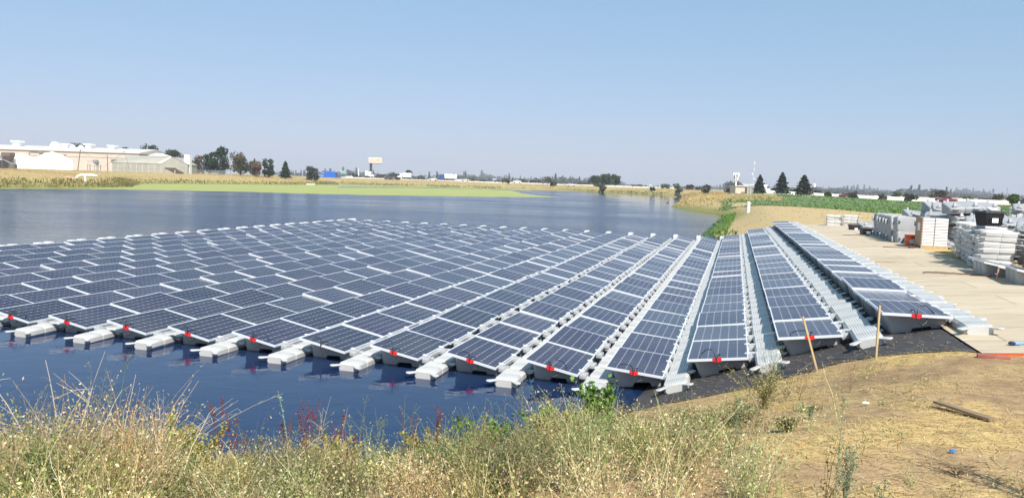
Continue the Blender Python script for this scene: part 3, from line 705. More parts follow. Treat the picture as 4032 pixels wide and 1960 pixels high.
# bits and pieces on the deck
x, y, z = deck_z(8.2, 20.3)
d = MB(); pts = []
for i_ in range(14): xx, yy, zz = deck_z(8.15-i_*.04, 19.6+i_*.105); pts.append((xx, yy, zz+.018+.012*abs(math.sin(i_*1.3))))
tag(d.tube(pts, .016, 6).build('rusty_bar', mat('rusty_steel', (.14, .06, .04), .8)), 'crooked rust-brown bar lying on the deck by the loose panels', 'metal bar')
for nm, u0_, v0_, u1_, v1_, lab, cl in (('rope', 11.6, 18.95, 11.2, 19.55, 'thin pale rope lying across the middle of the deck', 'rope'), ('ratchet_strap', 17.4, 20.2, 17.15, 21.2, 'dark ratchet strap on the deck near the pallet', 'strap'), ('ratchet_strap', 25.2, 19.8, 24.6, 20.9, 'dark ratchet strap on the deck by the upright floats', 'strap')):
    pts = []
    for i_ in range(9):
        f = i_/8; xx, yy, zz = deck_z(u0_+(u1_-u0_)*f, v0_+(v1_-v0_)*f); pts.append((xx, yy+.02*math.sin(i_*1.7), zz+.008))
    mb_ = MB().tube(pts, .008 if nm == 'rope' else .014, 5)
    if nm != 'rope': mb_.cbox((pts[-2][0], pts[-2][1], pts[-2][2]+.03), (.16, .09, .07))
    tag(mb_.build(nm, M['wood'] if nm == 'rope' else mat('strap_web', (.12, .05, .04), .8)), lab, cl)
x, y, z = ground_at(30.8, 20.0); tag(MB().tube([(x, y, z+.03), (x+.5, y+.1, z+.05), (x+.9, y, z+.03)], .035, 6).build('red_tool', M['red_tape']), 'red tool lying beyond the deck by the lone float', 'tool')
x, y, z = ground_at(6.9, 20.85); st_ = MB().tube([(x, y, z-.1), (x+.03, y, z+.35)], .018, 5); st_.tube([(x-.05, y-.02, z+.22), (x+.08, y+.02, z+.22)], .01, 4)
tag(st_.build('small_peg', mat('pink_peg', (.55, .3, .22), .7)), 'small pinkish peg between the two loose panel units', 'peg')
# rag or glove with red cuff on the deck corner
x, y, z = deck_z(-1.3, 18.83)
gl = thing('work_glove', 'blue and white work glove with red cuff on the deck corner', 'glove', (x, y, z), .1)
def lump(name, m, par, c, s, seed):
    b = bmesh.new(); bmesh.ops.create_icosphere(b, subdivisions=3, radius=1)
    for v in b.verts: v.co = Vector((v.co.x*s[0], v.co.y*s[1], max(v.co.z, -.3)*s[2])) * (1+.18*math.sin(v.co.x*7+seed)*math.sin(v.co.y*9+seed*2)) + Vector(c)
    me = bpy.data.meshes.new(name); b.to_mesh(me); b.free(); me.materials.append(m); return link(name, me, par)
bl = mat('blue_cloth', (.25, .45, .62), .8, noise=.4); 
lump('palm', bl, gl, (0, 0, .014), (.07, .045, .03), 1); lump('fingertips', mat('navy_rubber', (.02, .03, .08), .6), gl, (-.085, .0, .014), (.04, .045, .03), 2); lump('cuff', M['red_tape'], gl, (.10, -.01, .01), (.045, .025, .016), 3)
# timber stakes
def stake(px, py, u_hint, lab, tilt, h):
    p = None
    for zz in np.linspace(.2, 1.6, 141):
        q = on_z(px, py, zz)
        if Tf(q.x, q.y)+.06 <= zz+.005 and p is None: p = q
    p = p or on_z(px, py, .8)
    o = MB().box(-.014, .014, -.009, .009, -.12, h).build('timber_stake', M['wood']); o.location = p; o.rotation_euler = (0, tilt, .2)
    tag(o, lab, 'stake', 'timber stakes in the liner'); return o
stake(3450, 1399, 0, 'upright pale timber stake in front of the row beside the deck', .0, .70)
stake(3214, 1447, 0, 'leaning orange-brown timber stake in front of the second row from the right', -.34, .78)
x, y = xy(-2.0, 18.2); z = Tf(x, y); tag(MB().box(-.02, .34, -.05, .03, -.02, .03).build('brick', mat('red_block', (.42, .14, .11), .8, noise=.3, nscale=9), bevel=.006), 'faded red block under the corner of the plywood deck', 'block')
bpy.data.objects['brick'].location = (x-.05, y-.06, z+.03); bpy.data.objects['brick'].rotation_euler = (0, 0, RZV-.1)
p = on_z(3795, 1588, 1.56); p.z = Tf(p.x, p.y)
o = MB().box(-.045, .045, -.28, .28, 0, .022).build('wood_offcut', mat('grey_board', (.30, .21, .13), .8, noise=.4, nscale=3, stretch=(8, 1, 1))); o.location = p+Vector((0, 0, .03)); o.rotation_euler = (.02, .02, .42)
tag(o, 'short weathered board lying on the bare earth at right', 'board')
p = on_z(3755, 1742, 1.6); p.z = Tf(p.x, p.y)+.02
o = lump('plastic_scrap', mat('bright_blue_plastic', (.03, .16, .62), .5), None, (0, 0, 0), (.022, .015, .016), 4); o.location = p; tag(o, 'tiny scrap of bright blue plastic on the earth', 'litter')
p = on_z(3413, 1527, 1.5); p.z = Tf(p.x, p.y)+.03
o = lump('paper_scrap', M['white'], None, (0, 0, 0), (.035, .02, .015), 5); o.location = p; tag(o, 'small crumpled scrap of white paper on the straw', 'litter')
# white marker post on the far right bank
x, y = at_d(2950, 92); z = Tf(x, y)
pm = thing('marker_post', 'white marker post on the straw bank before the green field', 'post', (x, y, z))
MB().cyl((0, 0), .21, -.3, 1.22, 14).build('post', M['white'], pm, smooth=True); MB().cyl((0, 0), .2, 1.22, 1.30, 14, .12).build('cap', M['white'], pm)
# ducks
for px, py, lab in ((2815, 886, 'dark duck swimming near the reeds in the right-hand bay'), (2628, 799, 'tiny dark duck far out on the calm water')):
    p = on_z(px, py, 0)
    dk = bmesh.new(); bmesh.ops.create_uvsphere(dk, u_segments=14, v_segments=9, radius=.2)
    for v in dk.verts: v.co = Vector((v.co.x*1.3, v.co.y*.72, v.co.z*.6+.05+(.16 if v.co.x < -.17 else 0)*(-v.co.x*2)))
    me = bpy.data.meshes.new('duck'); dk.to_mesh(me); dk.free(); me.materials.append(M['dark'])
    mb_ = MB().tube([(.16, 0, .08), (.24, 0, .2), (.26, 0, .28)], [.07, .045, .04], 8); mb_.tube([(.21, 0, .30), (.30, 0, .31), (.36, 0, .29), (.42, 0, .275)], [.03, .07, .05, .015], 8)
    hd = mb_.mesh('head', M['dark'], smooth=True)
    o = link('duck', me); o.location = p; tag(o, lab, 'duck', 'ducks on the pond'); link('head', hd, o); me.polygons.foreach_set('use_smooth', [True]*len(me.polygons))
# ------------------------------------------------------------------ trees and shrubs
def crown_mesh(kind, h, w_, cols, n=1300, seed=0, ls=.42):
    np.random.seed(seed); c = []; t_ = []
    if kind == 'conifer':
        z = np.random.power(1.4, n); z = 1-z; z = z*.96
        ang = np.random.uniform(0, 2*np.pi, n); lob = 1+.35*np.sin(ang*3+z*31)+.25*np.sin(z*55+ang)
        r = (1-z)**.8*w_*.5*np.random.uniform(.35, 1.0, n)**.5*lob
        P = np.c_[r*np.cos(ang), r*np.sin(ang), h*(.06+.94*z)]; cl = np.floor(z*14+ang)
    else:
        nb = {'round': 26, 'column': 22, 'bush': 16, 'oak': 34, 'sparse': 20}[kind]; B = []
        for i in range(nb):
            a = np.random.uniform(0, 2*np.pi); q = np.random.uniform(0, 1)**.6
            if kind == 'column': zc = np.random.uniform(.10, .88); rad_ = w_*.5*math.sqrt(max(.05, 1-((zc-.45)/.62)**2))
            elif kind == 'oak': zc = np.random.uniform(.3, .86); rad_ = w_*.5*math.sqrt(max(.05, 1-((zc-.35)/.65)**2))
            elif kind == 'bush': zc = np.random.uniform(.18, .8); rad_ = w_*.5*math.sqrt(max(.05, 1-((zc-.3)/.75)**2))
            else: zc = np.random.uniform(.13, .86); rad_ = w_*.5*math.sqrt(max(.05, 1-((zc-.5)/.55)**2))
            B.append((q*rad_*math.cos(a)*.85, q*rad_*math.sin(a)*.85, zc*h, np.random.uniform(.17, .29)*min(w_, h)))
        B = np.array(B); idx = np.random.randint(nb, size=n); dv = np.random.normal(size=(n, 3)); dv /= np.linalg.norm(dv, axis=1)[:, None]
        rr_ = np.random.uniform(.45, 1.05, n)[:, None]
        P = B[idx, :3]+dv*rr_*B[idx, 3:4]*np.array([1, 1, .85]); P[:, 2] = np.clip(P[:, 2], .02*h, h); cl = idx
    pal = np.array(cols); cb = pal[np.random.randint(len(pal), size=80)]*np.random.uniform(.7, 1.3, (80, 1))
    col = cb[(np.abs(cl).astype(int)*7) % 80]*np.random.uniform(.75, 1.25, (n, 1))
    v, f, k_ = leaf_cloud(P, np.random.uniform(.7, 1.4, n)*ls, np.clip(col, 0, 1), 1.5)
    return np_mesh('crown', v, f, k_, M['leaf'])
GREEN = [(.035, .06, .025), (.05, .075, .03), (.03, .05, .022)]; OLIVE = [(.10, .11, .04), (.13, .13, .05), (.08, .10, .035)]; BROWN = [(.16, .11, .075), (.13, .09, .06), (.11, .10, .05)]
GREY = [(.13, .14, .11), (.19, .20, .16), (.10, .115, .08)]; BRIGHT = [(.10, .16, .03), (.13, .19, .045)]; DEAD = [(.22, .14, .10), (.17, .11, .08)]
_ts = [11]
def tree(label, px0, px1, ytop, D, kind='round', cols=GREEN, name='tree', group=None, cat='tree', ybase=None, n=1900, ls=None):
    x, y = at_d((px0+px1)/2, D); z = Tf(x, y); h = top_z((px0+px1)/2, ytop, D)-z; w_ = (px1-px0)*D/FPX
    _ts[0] += 1
    t = thing(name, label, cat, (x, y, z), group=group)
    ls = ls or max(.3, min(.07*max(h, w_)+.15, 1.3)*.7)
    link('crown', crown_mesh(kind, h, w_, cols, n, _ts[0], ls), t)
    tk = MB(); r0 = max(.08, h*.022)
    tk.tube([(0, 0, -.3), (0, 0, h*.25), (.02*h, 0, h*.55), (.0, 0, h*.8)], [r0*1.3, r0, r0*.6, r0*.25], 7)
    if kind != 'conifer':
        for a in range(4): tk.tube([(0, 0, h*.22), (math.cos(a*1.7)*w_*.2, math.sin(a*1.7)*w_*.2, h*.5), (math.cos(a*1.7)*w_*.3, math.sin(a*1.7)*w_*.3, h*.7)], [r0*.5, r0*.35, r0*.12], 5)
    tk.build('trunk', M['bark'], t); return t
GT = 'trees beyond the far bank'
tree('dark round tree crown showing above the warehouse roof ridge', 272, 348, 557, 372, 'oak', GREEN, group=GT)
tree('low dark tree crown peeping over the right end of the warehouse roof', 458, 522, 573, 376, 'oak', GREEN, group=GT)
tree('dark round tree just right of the warehouse end', 553, 637, 566, 345, 'round', GREEN, group=GT)
tree('dark green tree behind the greenhouse chimney', 642, 718, 585, 345, 'round', GREEN, group=GT)
tree('brownish tree between the greenhouse and the tall dark pair', 714, 765, 607, 335, 'sparse', BROWN, group=GT)
tree('smaller brownish tree touching the tall dark pair', 755, 804, 609, 330, 'sparse', BROWN, group=GT)
tree('shorter left half of the tall dark pair of trees', 798, 856, 597, 322, 'column', GREEN, group=GT)
tree('tallest dark rounded tree behind the end of the metal fence', 830, 902, 575, 325, 'column', GREEN, group=GT, n=1700)
tree('mottled green and brown bushy tree at the end of the metal fence', 908, 988, 596, 305, 'column', [(.08, .09, .03), (.15, .11, .05), (.06, .075, .03)], group=GT, n=1700)
tree('dead reddish-brown tree between the mottled and the dark column tree', 980, 1036, 627, 306, 'sparse', DEAD, group=GT)
tree('thin dark spire just behind the dead brown tree', 990, 1014, 622, 335, 'conifer', GREEN, group=GT, n=500)
tree('dark column-shaped tree standing alone on the mound', 1036, 1084, 618, 312, 'column', GREEN, group=GT, n=1600)
tree('small dark conifer right of the column-shaped tree', 1104, 1143, 632, 318, 'conifer', GREEN, group=GT)
tree('leaning dark olive tree beside the blue container', 1205, 1254, 648, 335, 'column', [(.07, .08, .04), (.05, .065, .03)], group=GT)
tree('left lobe of the big dark oak clump across the pond', 2313, 2368, 690, 455, 'oak', [(.04, .075, .025), (.05, .085, .03)], group=GT)
tree('largest oak of the dark clump across the pond', 2355, 2450, 685, 460, 'oak', [(.04, .075, .025), (.055, .09, .03)], group=GT, n=2200)
tree('first conifer of three, behind the grey container', 2968, 3012, 686, 215, 'conifer', [(.045, .06, .04), (.06, .075, .05)], group=GT)
tree('slender pointed conifer in the middle of the three', 3052, 3104, 676, 205, 'conifer', [(.045, .06, .045), (.06, .075, .055)], group=GT, n=1900)
tree('widest conifer, rightmost of the three by the white wall', 3132, 3196, 686, 190, 'conifer', [(.045, .06, .04), (.065, .08, .05)], group=GT, n=2000)
GB = 'shrubs along the highway'
for px0, px1, yt, D, k_, cl, lab in [
    (1592, 1628, 671, 640, 'oak', GREEN, 'round dark green tree behind the first white trailer'),
    (1525, 1590, 678, 650, 'oak', [(.07, .10, .05)], 'wide low green tree between billboard and first white trailer'),
    (1352, 1452, 683, 560, 'bush', [(.13, .11, .06), (.09, .10, .05)], 'brownish-green hedge left of the billboard pole'),
    (1455, 1530, 685, 560, 'bush', [(.10, .11, .06), (.14, .11, .08)], 'low mixed hedge right of the billboard pole'),
    (1556, 1580, 698, 430, 'bush', OLIVE, 'olive bush on the bank in front of the first trailer'),
    (1630, 1690, 689, 600, 'bush', [(.16, .13, .09), (.18, .19, .12)], 'pale brown scrub right of the first trailer'),
    (1738, 1765, 690, 620, 'oak', [(.06, .10, .03)], 'green tree behind the blue truck cab'),
    (1795, 1830, 703, 520, 'bush', OLIVE, 'olive bush just right of the blue-cab truck'),
    (1840, 1872, 698, 560, 'bush', [(.22, .26, .15), (.16, .2, .1)], 'pale feathery shrub by the highway'),
    (1890, 1918, 710, 480, 'bush', [(.06, .11, .04)], 'small green bush in the crop strip'),
    (1970, 2012, 702, 430, 'bush', [(.16, .15, .06), (.12, .13, .05)], 'olive spreading shrub on the far bank by the green sign'),
    (2045, 2080, 706, 520, 'bush', [(.2, .24, .13), (.15, .2, .09)], 'pale green shrub right of the white pickup'),
    (2080, 2140, 710, 540, 'bush', [(.08, .10, .05)], 'row of low dark bushes near the middle of the far bank'),
    (2138, 2175, 701, 560, 'oak', [(.16, .13, .05), (.1, .11, .04)], 'rusty green round tree by the highway'),
    (2164, 2192, 712, 420, 'bush', [(.12, .16, .05)], 'light green bush on the bank before the rusty tree'),
    (2206, 2238, 707, 500, 'bush', [(.26, .3, .18), (.18, .24, .12)], 'whitish flowering bush left of the oak clump'),
    (2255, 2320, 718, 470, 'bush', [(.09, .10, .05)], 'long dark hedge left of the oak clump'),
    (2335, 2365, 720, 430, 'bush', OLIVE, 'olive scrub in front of the oak clump'),
    (2355, 2390, 719, 400, 'bush', [(.12, .14, .06)], 'small bush in front of the largest oak'),
    (2460, 2560, 727, 480, 'bush', [(.10, .11, .05), (.13, .11, .07)], 'low dark hedge right of the oak clump'),
    (2555, 2583, 735, 380, 'bush', GREEN, 'dark bush holding a pale tarp on the far bank'),
    (2603, 2640, 721, 420, 'bush', [(.28, .32, .2), (.16, .2, .1)], 'whitish shrub, first of the pale pair'),
    (2650, 2684, 722, 420, 'bush', [(.28, .32, .2), (.16, .2, .1)], 'whitish shrub, second of the pale pair'),
    (2655, 2686, 736, 300, 'bush', GREY, 'small grey bush on the bank below the pale pair'),
    (2698, 2734, 725, 420, 'bush', OLIVE, 'rounded olive bush between pale and grey shrubs'),
    (2735, 2765, 736, 420, 'bush', OLIVE, 'low olive bush beside the rounded olive one'),
    (2762, 2806, 725, 260, 'bush', GREY, 'grey-green shrub on the straw bank left of the mast'),
    (2846, 2897, 733, 240, 'bush', GREY, 'wide grey shrub against the beige shed'),
    (2845, 2925, 712, 700, 'oak', [(.06, .08, .06)], 'dark tree group behind the mast'),
    (2925, 2945, 720, 420, 'bush', OLIVE, 'scraggly tree behind the beige shed roof'),
    (3022, 3060, 741, 300, 'bush', OLIVE, 'olive hedge left of the middle conifer'),
    (3098, 3136, 742, 300, 'bush', OLIVE, 'olive hedge between middle and widest conifer'),
    (3194, 3236, 748, 300, 'bush', [(.09, .09, .05)], 'dark hedge right of the widest conifer'),
    (3244, 3276, 756, 195, 'bush', BRIGHT, 'bright green bush in front of the white wall'),
    (3275, 3300, 757, 310, 'bush', OLIVE, 'olive bush behind the white wall'),
    (3337, 3386, 751, 210, 'bush', [(.09, .11, .09), (.12, .14, .11)], 'blue-grey bush hiding a dark red car'),
    (3400, 3452, 766, 320, 'bush', OLIVE, 'low green bush behind the wall, left part'),
    (3452, 3496, 763, 200, 'bush', GREY, 'thin grey bush before the wall'),
    (3508, 3566, 754, 300, 'bush', OLIVE, 'dark olive bush rising behind the wall'),
    (3558, 3612, 763, 200, 'bush', [(.10, .11, .07)], 'grey olive bush before the wall'),
    (3660, 3734, 746, 270, 'oak', [(.11, .09, .05), (.08, .08, .04)], 'broad brownish tree behind the red pickup'),
    (3786, 3845, 771, 310, 'bush', OLIVE, 'round olive bush right of the pickup'),
    (3842, 3892, 779, 280, 'bush', OLIVE, 'low scrub behind the wall near the right edge'),
    (3898, 3958, 765, 270, 'oak', [(.07, .08, .03), (.1, .09, .04)], 'dark round bush near the right edge'),
    (3968, 4012, 761, 165, 'bush', BRIGHT, 'tall light green sapling near the right edge'),
    (4015, 4060, 775, 230, 'bush', OLIVE, 'dark bush cut by the right edge')]:
    tree(lab, px0, px1, yt, D, k_, [tuple(q*.75 for q in c_) for c_ in cl], ls=max(.5, D*.0016), name='tree' if k_ == 'oak' else 'shrub', cat='tree' if k_ == 'oak' else 'shrub', group=GB, n=520)
# far treeline: one mass that fades in the haze
np.random.seed(5); parts = []
for D, step, hmin, hmax, pc in ((1250, 9, 7, 15, .2), (1850, 8, 11, 21, .3), (2500, 7, 15, 30, .3)):
    px = 1040.0
    while px < 4150:
        px += np.random.uniform(.4, 1.6)*step
        gap = math.sin(px*.004+D)+math.sin(px*.013+D*.3)
        if gap < -.6: continue
        hh = np.random.uniform(hmin, hmax)*(.7+.25*gap)
        if 2450 < px < 2850: hh *= .55
        x, y = at_d(px, D); ww = np.random.uniform(.6, 1.5)*hh; n = 70
        if np.random.rand() < pc:
            z = np.random.uniform(0, 1, n); a = np.random.uniform(0, 6.28, n); r = (1-z)*hh*.22*np.random.uniform(.3, 1, n); P = np.c_[x+r*np.cos(a), y+r*np.sin(a), z*hh*1.1]
        else:
            dv = np.random.normal(size=(n, 3)); dv /= np.linalg.norm(dv, axis=1)[:, None]; P = np.c_[x+dv[:, 0]*ww*.6, y+dv[:, 1]*ww*.5, hh*.38+dv[:, 2]*hh*.34]
        P[:, 2] += 1.6
        parts.append(leaf_cloud(P, np.random.uniform(.16, .30, n)*hh, pick([(.05, .07, .04), (.06, .08, .045), (.08, .08, .05)], n), 1.4))
v, f, k_ = merge(parts); tag(link('far_treeline', np_mesh('far_treeline', v, f, k_, M['leaf'])), 'hazy line of far-off trees along the horizon', 'trees', kind='stuff')
# ------------------------------------------------------------------ far buildings and roadside things
def wx(px, D): return at_d(px, D)[0]
DW = 325; gz_ = Tf(-150, DW)
wh = thing('warehouse', 'long cream warehouse with pale metal roof across the pond', 'warehouse', (wx(0, DW), DW, gz_))
x0, x1 = -60, wx(548, DW)-wx(0, DW); ez = top_z(300, 598, DW)-gz_; rz_ = top_z(300, 579, DW+14)-gz_
MB().box(x0, x1, 0, 30, -1, ez).build('wall', M['cream'], wh)
rf = MB().prism_x([(-.5, ez+.02), (-.5, ez+.32), (15, rz_), (30.5, ez+.32), (30.5, ez+.02)], x0-.4, x1+.4)
rf_o = rf.build('roof', mat('pale_roof', (.60, .58, .55), .6, noise=.08, nscale=.3), wh)
rv = mat('white_vent', (.85, .85, .84), .5)
for px, w_, hh, typ in ((72, 3.2, 1.9, 0), (224, 3.0, 2.2, 1), (262, 2.7, 1.3, 0), (290, 2.4, 1.2, 2), (322, 2.6, 1.2, 2), (354, 2.7, 1.5, 0), (445, 2.7, 1.2, 0)):
    xx = wx(px, DW+10)-wx(0, DW); zb = ez+.32+(rz_-ez-.32)*.62
    if typ == 0:
        q = MB().box(xx-w_*.42, xx+w_*.42, 8.6, 11.4, zb-.5, zb+hh*.65+.5); q.box(xx-w_*.6, xx+w_*.6, 8.2, 11.8, zb+hh*.65+.5, zb+hh+.6)
    elif typ == 1: q = MB().rings([[(xx-a, 9-b, z_), (xx+a, 9-b, z_), (xx+a, 9+b, z_), (xx-a, 9+b, z_)] for a, b, z_ in ((1.7, 1.7, zb-.4), (1.5, 1.5, zb+.8), (.8, .8, zb+2.4))])
    else: q = MB().cyl((xx, 9.5), w_*.55, zb-.5, zb+.5, 14); q.cyl((xx, 9.5), w_*.5, zb+.5, zb+1.5, 14, .4)
    q.build('roof_vent', rv, rf_o)
q = MB(); a0 = wx(118, DW)-wx(0, DW); a1 = wx(165, DW)-wx(0, DW)
q.tube([(a0, -.35, ez*.55), (a0, -.35, ez*.9), (a0+.6, -.35, ez*.95), (a1, -.35, ez*.95)], .16, 6); q.box(a1-.8, a1+.8, -.7, 0, ez*.88, ez*.96); q.build('drain_pipe', M['grey'], wh)
MB().box(x0, x1, -.06, -.005, ez*.72, ez*.74).build('wall_seam', M['grey'], wh)
MB().box(wx(252, DW)-wx(0, DW), wx(262, DW)-wx(0, DW), -.3, -.005, ez*.80, ez*.84).build('wall_lamp', M['grey'], wh)
MB().box(wx(440, DW)-wx(0, DW), wx(466, DW)-wx(0, DW), -.9, -.005, ez*.62, ez*.66).build('awning', M['grey'], wh)
# white tents
def tent(lab, pxl, pxr, ypk, yev, ybs, D, peak=.5):
    x0, x1 = wx(pxl, D), wx(pxr, D); xc = (pxl+pxr)/2; z = Tf((x0+x1)/2, D); w_ = x1-x0
    ze = top_z(xc, yev, D)-z; zp = top_z(xc, ypk, D)-z
    t = thing('white_tent', lab, 'tent', (x0, D, z), .5, group='white fabric tents by the warehouse')
    fab = mat('white_fabric', (.78, .78, .77), .6, noise=.05)
    MB().prism_y([(0, -.4), (w_, -.4), (w_, ze), (0, ze)], 0, 18).build('wall', fab, t)
    MB().prism_y([(-.15, ze+.004), (w_+.15, ze+.004), (w_*.75, ze+(zp-ze)*.62), (w_*peak, zp), (w_*.25, ze+(zp-ze)*.62)], -.1, 18.1).build('roof', fab, t)
    MB().box(w_*.42, w_*.58, -.06, -.003, 0, ze*.75).build('door_flap', mat('tent_flap', (.82, .82, .81), .6), t)
    return t
tent('smaller white gabled tent left of the big one', 33, 123, 602, 626, 664, 236)
tent('big white gabled tent in front of the warehouse', 122, 268, 595, 632, 670, 232)
# machinery at the left edge
x, y = at_d(20, 225); z = Tf(x, y)
cv = thing('conveyor', 'rusty conveyor and hopper machinery at the left edge', 'machinery', (x, y, z))
q = MB(); q.add([(-4, 0, 4.2), (2.4, 0, .9), (2.4, 1.2, .9), (-4, 1.2, 4.2), (-4, 0, 4.7), (2.4, 0, 1.4), (2.4, 1.2, 1.4), (-4, 1.2, 4.7)], [(0, 3, 2, 1), (4, 5, 6, 7), (0, 1, 5, 4), (1, 2, 6, 5), (2, 3, 7, 6), (3, 0, 4, 7)]); q.build('belt', M['grey'], cv)
MB().box(-4, 1.2, .3, 1.8, 0, 2.4).build('engine_house', M['dark'], cv)
rs = mat('rust', (.20, .155, .14), .8, noise=.4)
q = MB(); q.rings([[(x_-a, -a+.5, z_), (x_+a, -a+.5, z_), (x_+a, a+.5, z_), (x_-a, a+.5, z_)] for x_, a, z_ in ((1.2, .4, 2.2), (.6, 1.2, 3.6), (.6, 1.2, 4.6))]); q.box(1.2, 2.7, -.3, 1.2, 0, 1.3); q.build('hopper', rs, cv)
for xx in (-1, 1.9): MB().box(xx-.08, xx+.08, .2, .36, 0, 2.5).build('leg', rs, cv)
x, y = at_d(60, 226); z = Tf(x, y); bd = thing('blue_drum', 'blue drum standing before the smaller white tent', 'drum', (x, y, z))
MB().cyl((0, 0), .33, 0, .95, 14).build('barrel', mat('blue_drum_paint', (.02, .22, .6), .4), bd, smooth=True); MB().cyl((0, 0), .35, .93, .99, 14).build('rim', M['grey'], bd)
x, y = at_d(46, 227); z = Tf(x, y); cb_ = thing('white_cabinet', 'white cabinet left of the blue drum', 'cabinet', (x, y, z)); MB().box(-.6, .6, 0, 1, 0, 2.9).build('body', M['white'], cb_); MB().box(-.05, .5, -.05, -.003, .2, 2.3).build('door', M['white'], cb_)
# poles
def pole(lab, pxb, pxt, ytop, D, r=.13, name='utility_pole', arm=False, m='bark'):
    x, y = at_d(pxb, D); z = Tf(x, y); h = top_z(pxt, ytop, D)-z; dx = at_d(pxt, D)[0]-x+h*math.tan(-ROLL)*0
    t = thing(name, lab, 'pole', (x, y, z), group='poles')
    q = MB().tube([(0, 0, -.4), (dx, 0, h)], [r, r*.7], 7).build('mast', M[m], t)
    if arm: MB().box(dx-.9, dx+.9, -.06, .06, h-.7, h-.55).build('crossarm', M[m], t)
    return (x+dx, y, z+h)
A1 = pole('leaning timber pole between the big tent and the greenhouse', 305, 318, 587, 250)
A2 = pole('shorter grey timber pole beside the greenhouse', 425, 423, 611, 256)
A3 = pole('pale mast guyed above the greenhouse', 514, 491, 594, 256, .09, 'guyed_mast', m='grey')
q = MB()
for a, b in ((A1, A2), (A2, A3)):
    q.tube([tuple(a[i]+(b[i]-a[i])*f-(1.6*4*f*(1-f) if i == 2 else 0) for i in range(3)) for f in np.linspace(0, 1, 9)], .035, 4)
q.tube([A3, (A3[0]-7, A3[1], A3[2]-5.6)], .03, 4)
tag(q.build('overhead_wire', M['grey']), 'sagging wire strung between the poles by the greenhouse', 'wire')
for pxb, pxt, yt, D, lab in ((1654, 1654, 672, 560, 'thin pole right of the first white trailer'), (1883, 1883, 690, 700, 'thin far pole left of the middle green sign'), (2198, 2198, 700, 700, 'thin pole between rusty tree and flowering bush'), (3122, 3122, 735, 420, 'thin pole left of the widest conifer'), (3960, 3964, 739, 300, 'slim pole near the right edge'), (1488, 1488, 672, 600, 'thin pole just right of the billboard')):
    pole(lab, pxb, pxt, yt, D, .14, arm=False, m='grey')
x, y = at_d(1411, 640); z = Tf(x, y); wp_ = thing('white_mast', 'short white mast left of the billboard', 'mast', (x, y, z)); h = top_z(1411, 663, 640)-z
MB().cyl((0, 0), .75, 0, h*.55, 10, .6).build('base', M['white'], wp_); MB().cyl((0, 0), .42, h*.55, h, 10, .25).build('tip', M['white'], wp_)
# loading rig
D = 250; x, y = at_d(370, D); z = Tf(x, y); rg = thing('loading_rig', 'steel loading platform with tilted hopper by the greenhouse', 'loading rig', (x, y, z)); hz = top_z(370, 651, D)-z
MB().box(-1.9, 2.0, -.8, .8, hz-.15, hz).build('platform', M['grey'], rg)
for xx in (-1.6, .6, 1.7):
    for yy in (-.7, .7): MB().box(xx-.07, xx+.07, yy-.07, yy+.07, -.2, hz-.15).build('leg', M['grey'], rg)
MB().rings([[(-a+.6+o_, -b, z_), (a+.6+o_, -b, z_), (a+.6+o_, b, z_), (-a+.6+o_, b, z_)] for a, b, z_, o_ in ((.15, .2, hz, .5), (.7, .7, hz+.9, .1), (.55, .7, hz+1.7, -.2))]).build('hopper', M['grey'], rg)
q = MB().box(-1.9, -.1, -.6, -.5, hz+1.2, hz+1.3); q.tube([(-1.8, -.5, hz), (-1.2, -.5, hz+1.25)], .05, 5); q.tube([(-1.1, -.5, hz), (-.6, -.5, hz+1.25)], .05, 5); q.build('rail', M['grey'], rg)
# greenhouse
D = 266; xl, xr = wx(441, D), wx(634, D); xg = wx(722, D); z = Tf(xl, D)
gh = thing('greenhouse', 'weathered glasshouse with open roof vents beside the warehouse', 'greenhouse', (xl, D, z)); L = xr-xl; G = xg-xr; ez = top_z(560, 643, D)-z; pz = top_z(680, 620, D+4)-z
pan = mat('old_polycarbonate', (.40, .385, .33), .35, noise=.2, nscale=.4); rfm = mat('old_glass_roof', (.40, .38, .32), .5, noise=.15, nscale=.3)
MB().box(0, L, 0, 12, -.3, ez).build('side_wall', pan, gh)
# gable end turned a little towards the pond
q = MB(); q.add([(L, 0, -.3), (L+G, 3.5, -.3), (L+G, 3.5, ez-.1), (L+G*.43, 1.5, pz), (L, 0, ez), (L-1, 12, -.3), (L+G-1, 14, -.3), (L+G-1, 14, ez-.1), (L+G*.43-1, 13, pz), (L-1, 12, ez)],
      [(0, 1, 2, 3, 4), (5, 9, 8, 7, 6), (1, 6, 7, 2)]); q.build('gable_end', pan, gh)
q = MB(); q.add([(-.3, -.2, ez+.03), (L+.05, -.2, ez+.03), (L+G*.43, 1.4, pz+.1), (3.6, 6, pz+.25), (L+G+.2, 3.4, ez), (L+G-.8, 14, ez), (L+G*.43-1, 13, pz+.1)], [(0, 1, 2, 3), (2, 4, 5, 6), (3, 2, 6)]); ro_ = q.build('roof', rfm, gh)
for i_ in range(4):
    f0 = .22+i_*.19
    def rp(a, b): return Vector((-.3, -.2, ez+.03)).lerp(Vector((L+.05, -.2, ez+.03)), a).lerp(Vector((3.6, 6, pz+.25)).lerp(Vector((L+G*.43, 1.4, pz+.1)), a), b)
    a = [rp(.70, f0), rp(.83, f0), rp(.83, f0+.12), rp(.70, f0+.12)]
    MB().add([tuple(p_+Vector((0, -.05, .06))) for p_ in a], [(0, 1, 2, 3)]).build('roof_opening', M['glass_dark'], ro_)
a = [rp(.93, .02), rp(1, .02), rp(1, .98), rp(.93, .98)]
MB().add([tuple(p_+Vector((0, -.05, .06))) for p_ in a], [(0, 1, 2, 3)]).build('roof_strip', M['white'], ro_)
q = MB()
for i_ in range(9): xx = L*i_/8; q.box(xx-.05, xx+.05, -.08, -.01, -.2, ez)
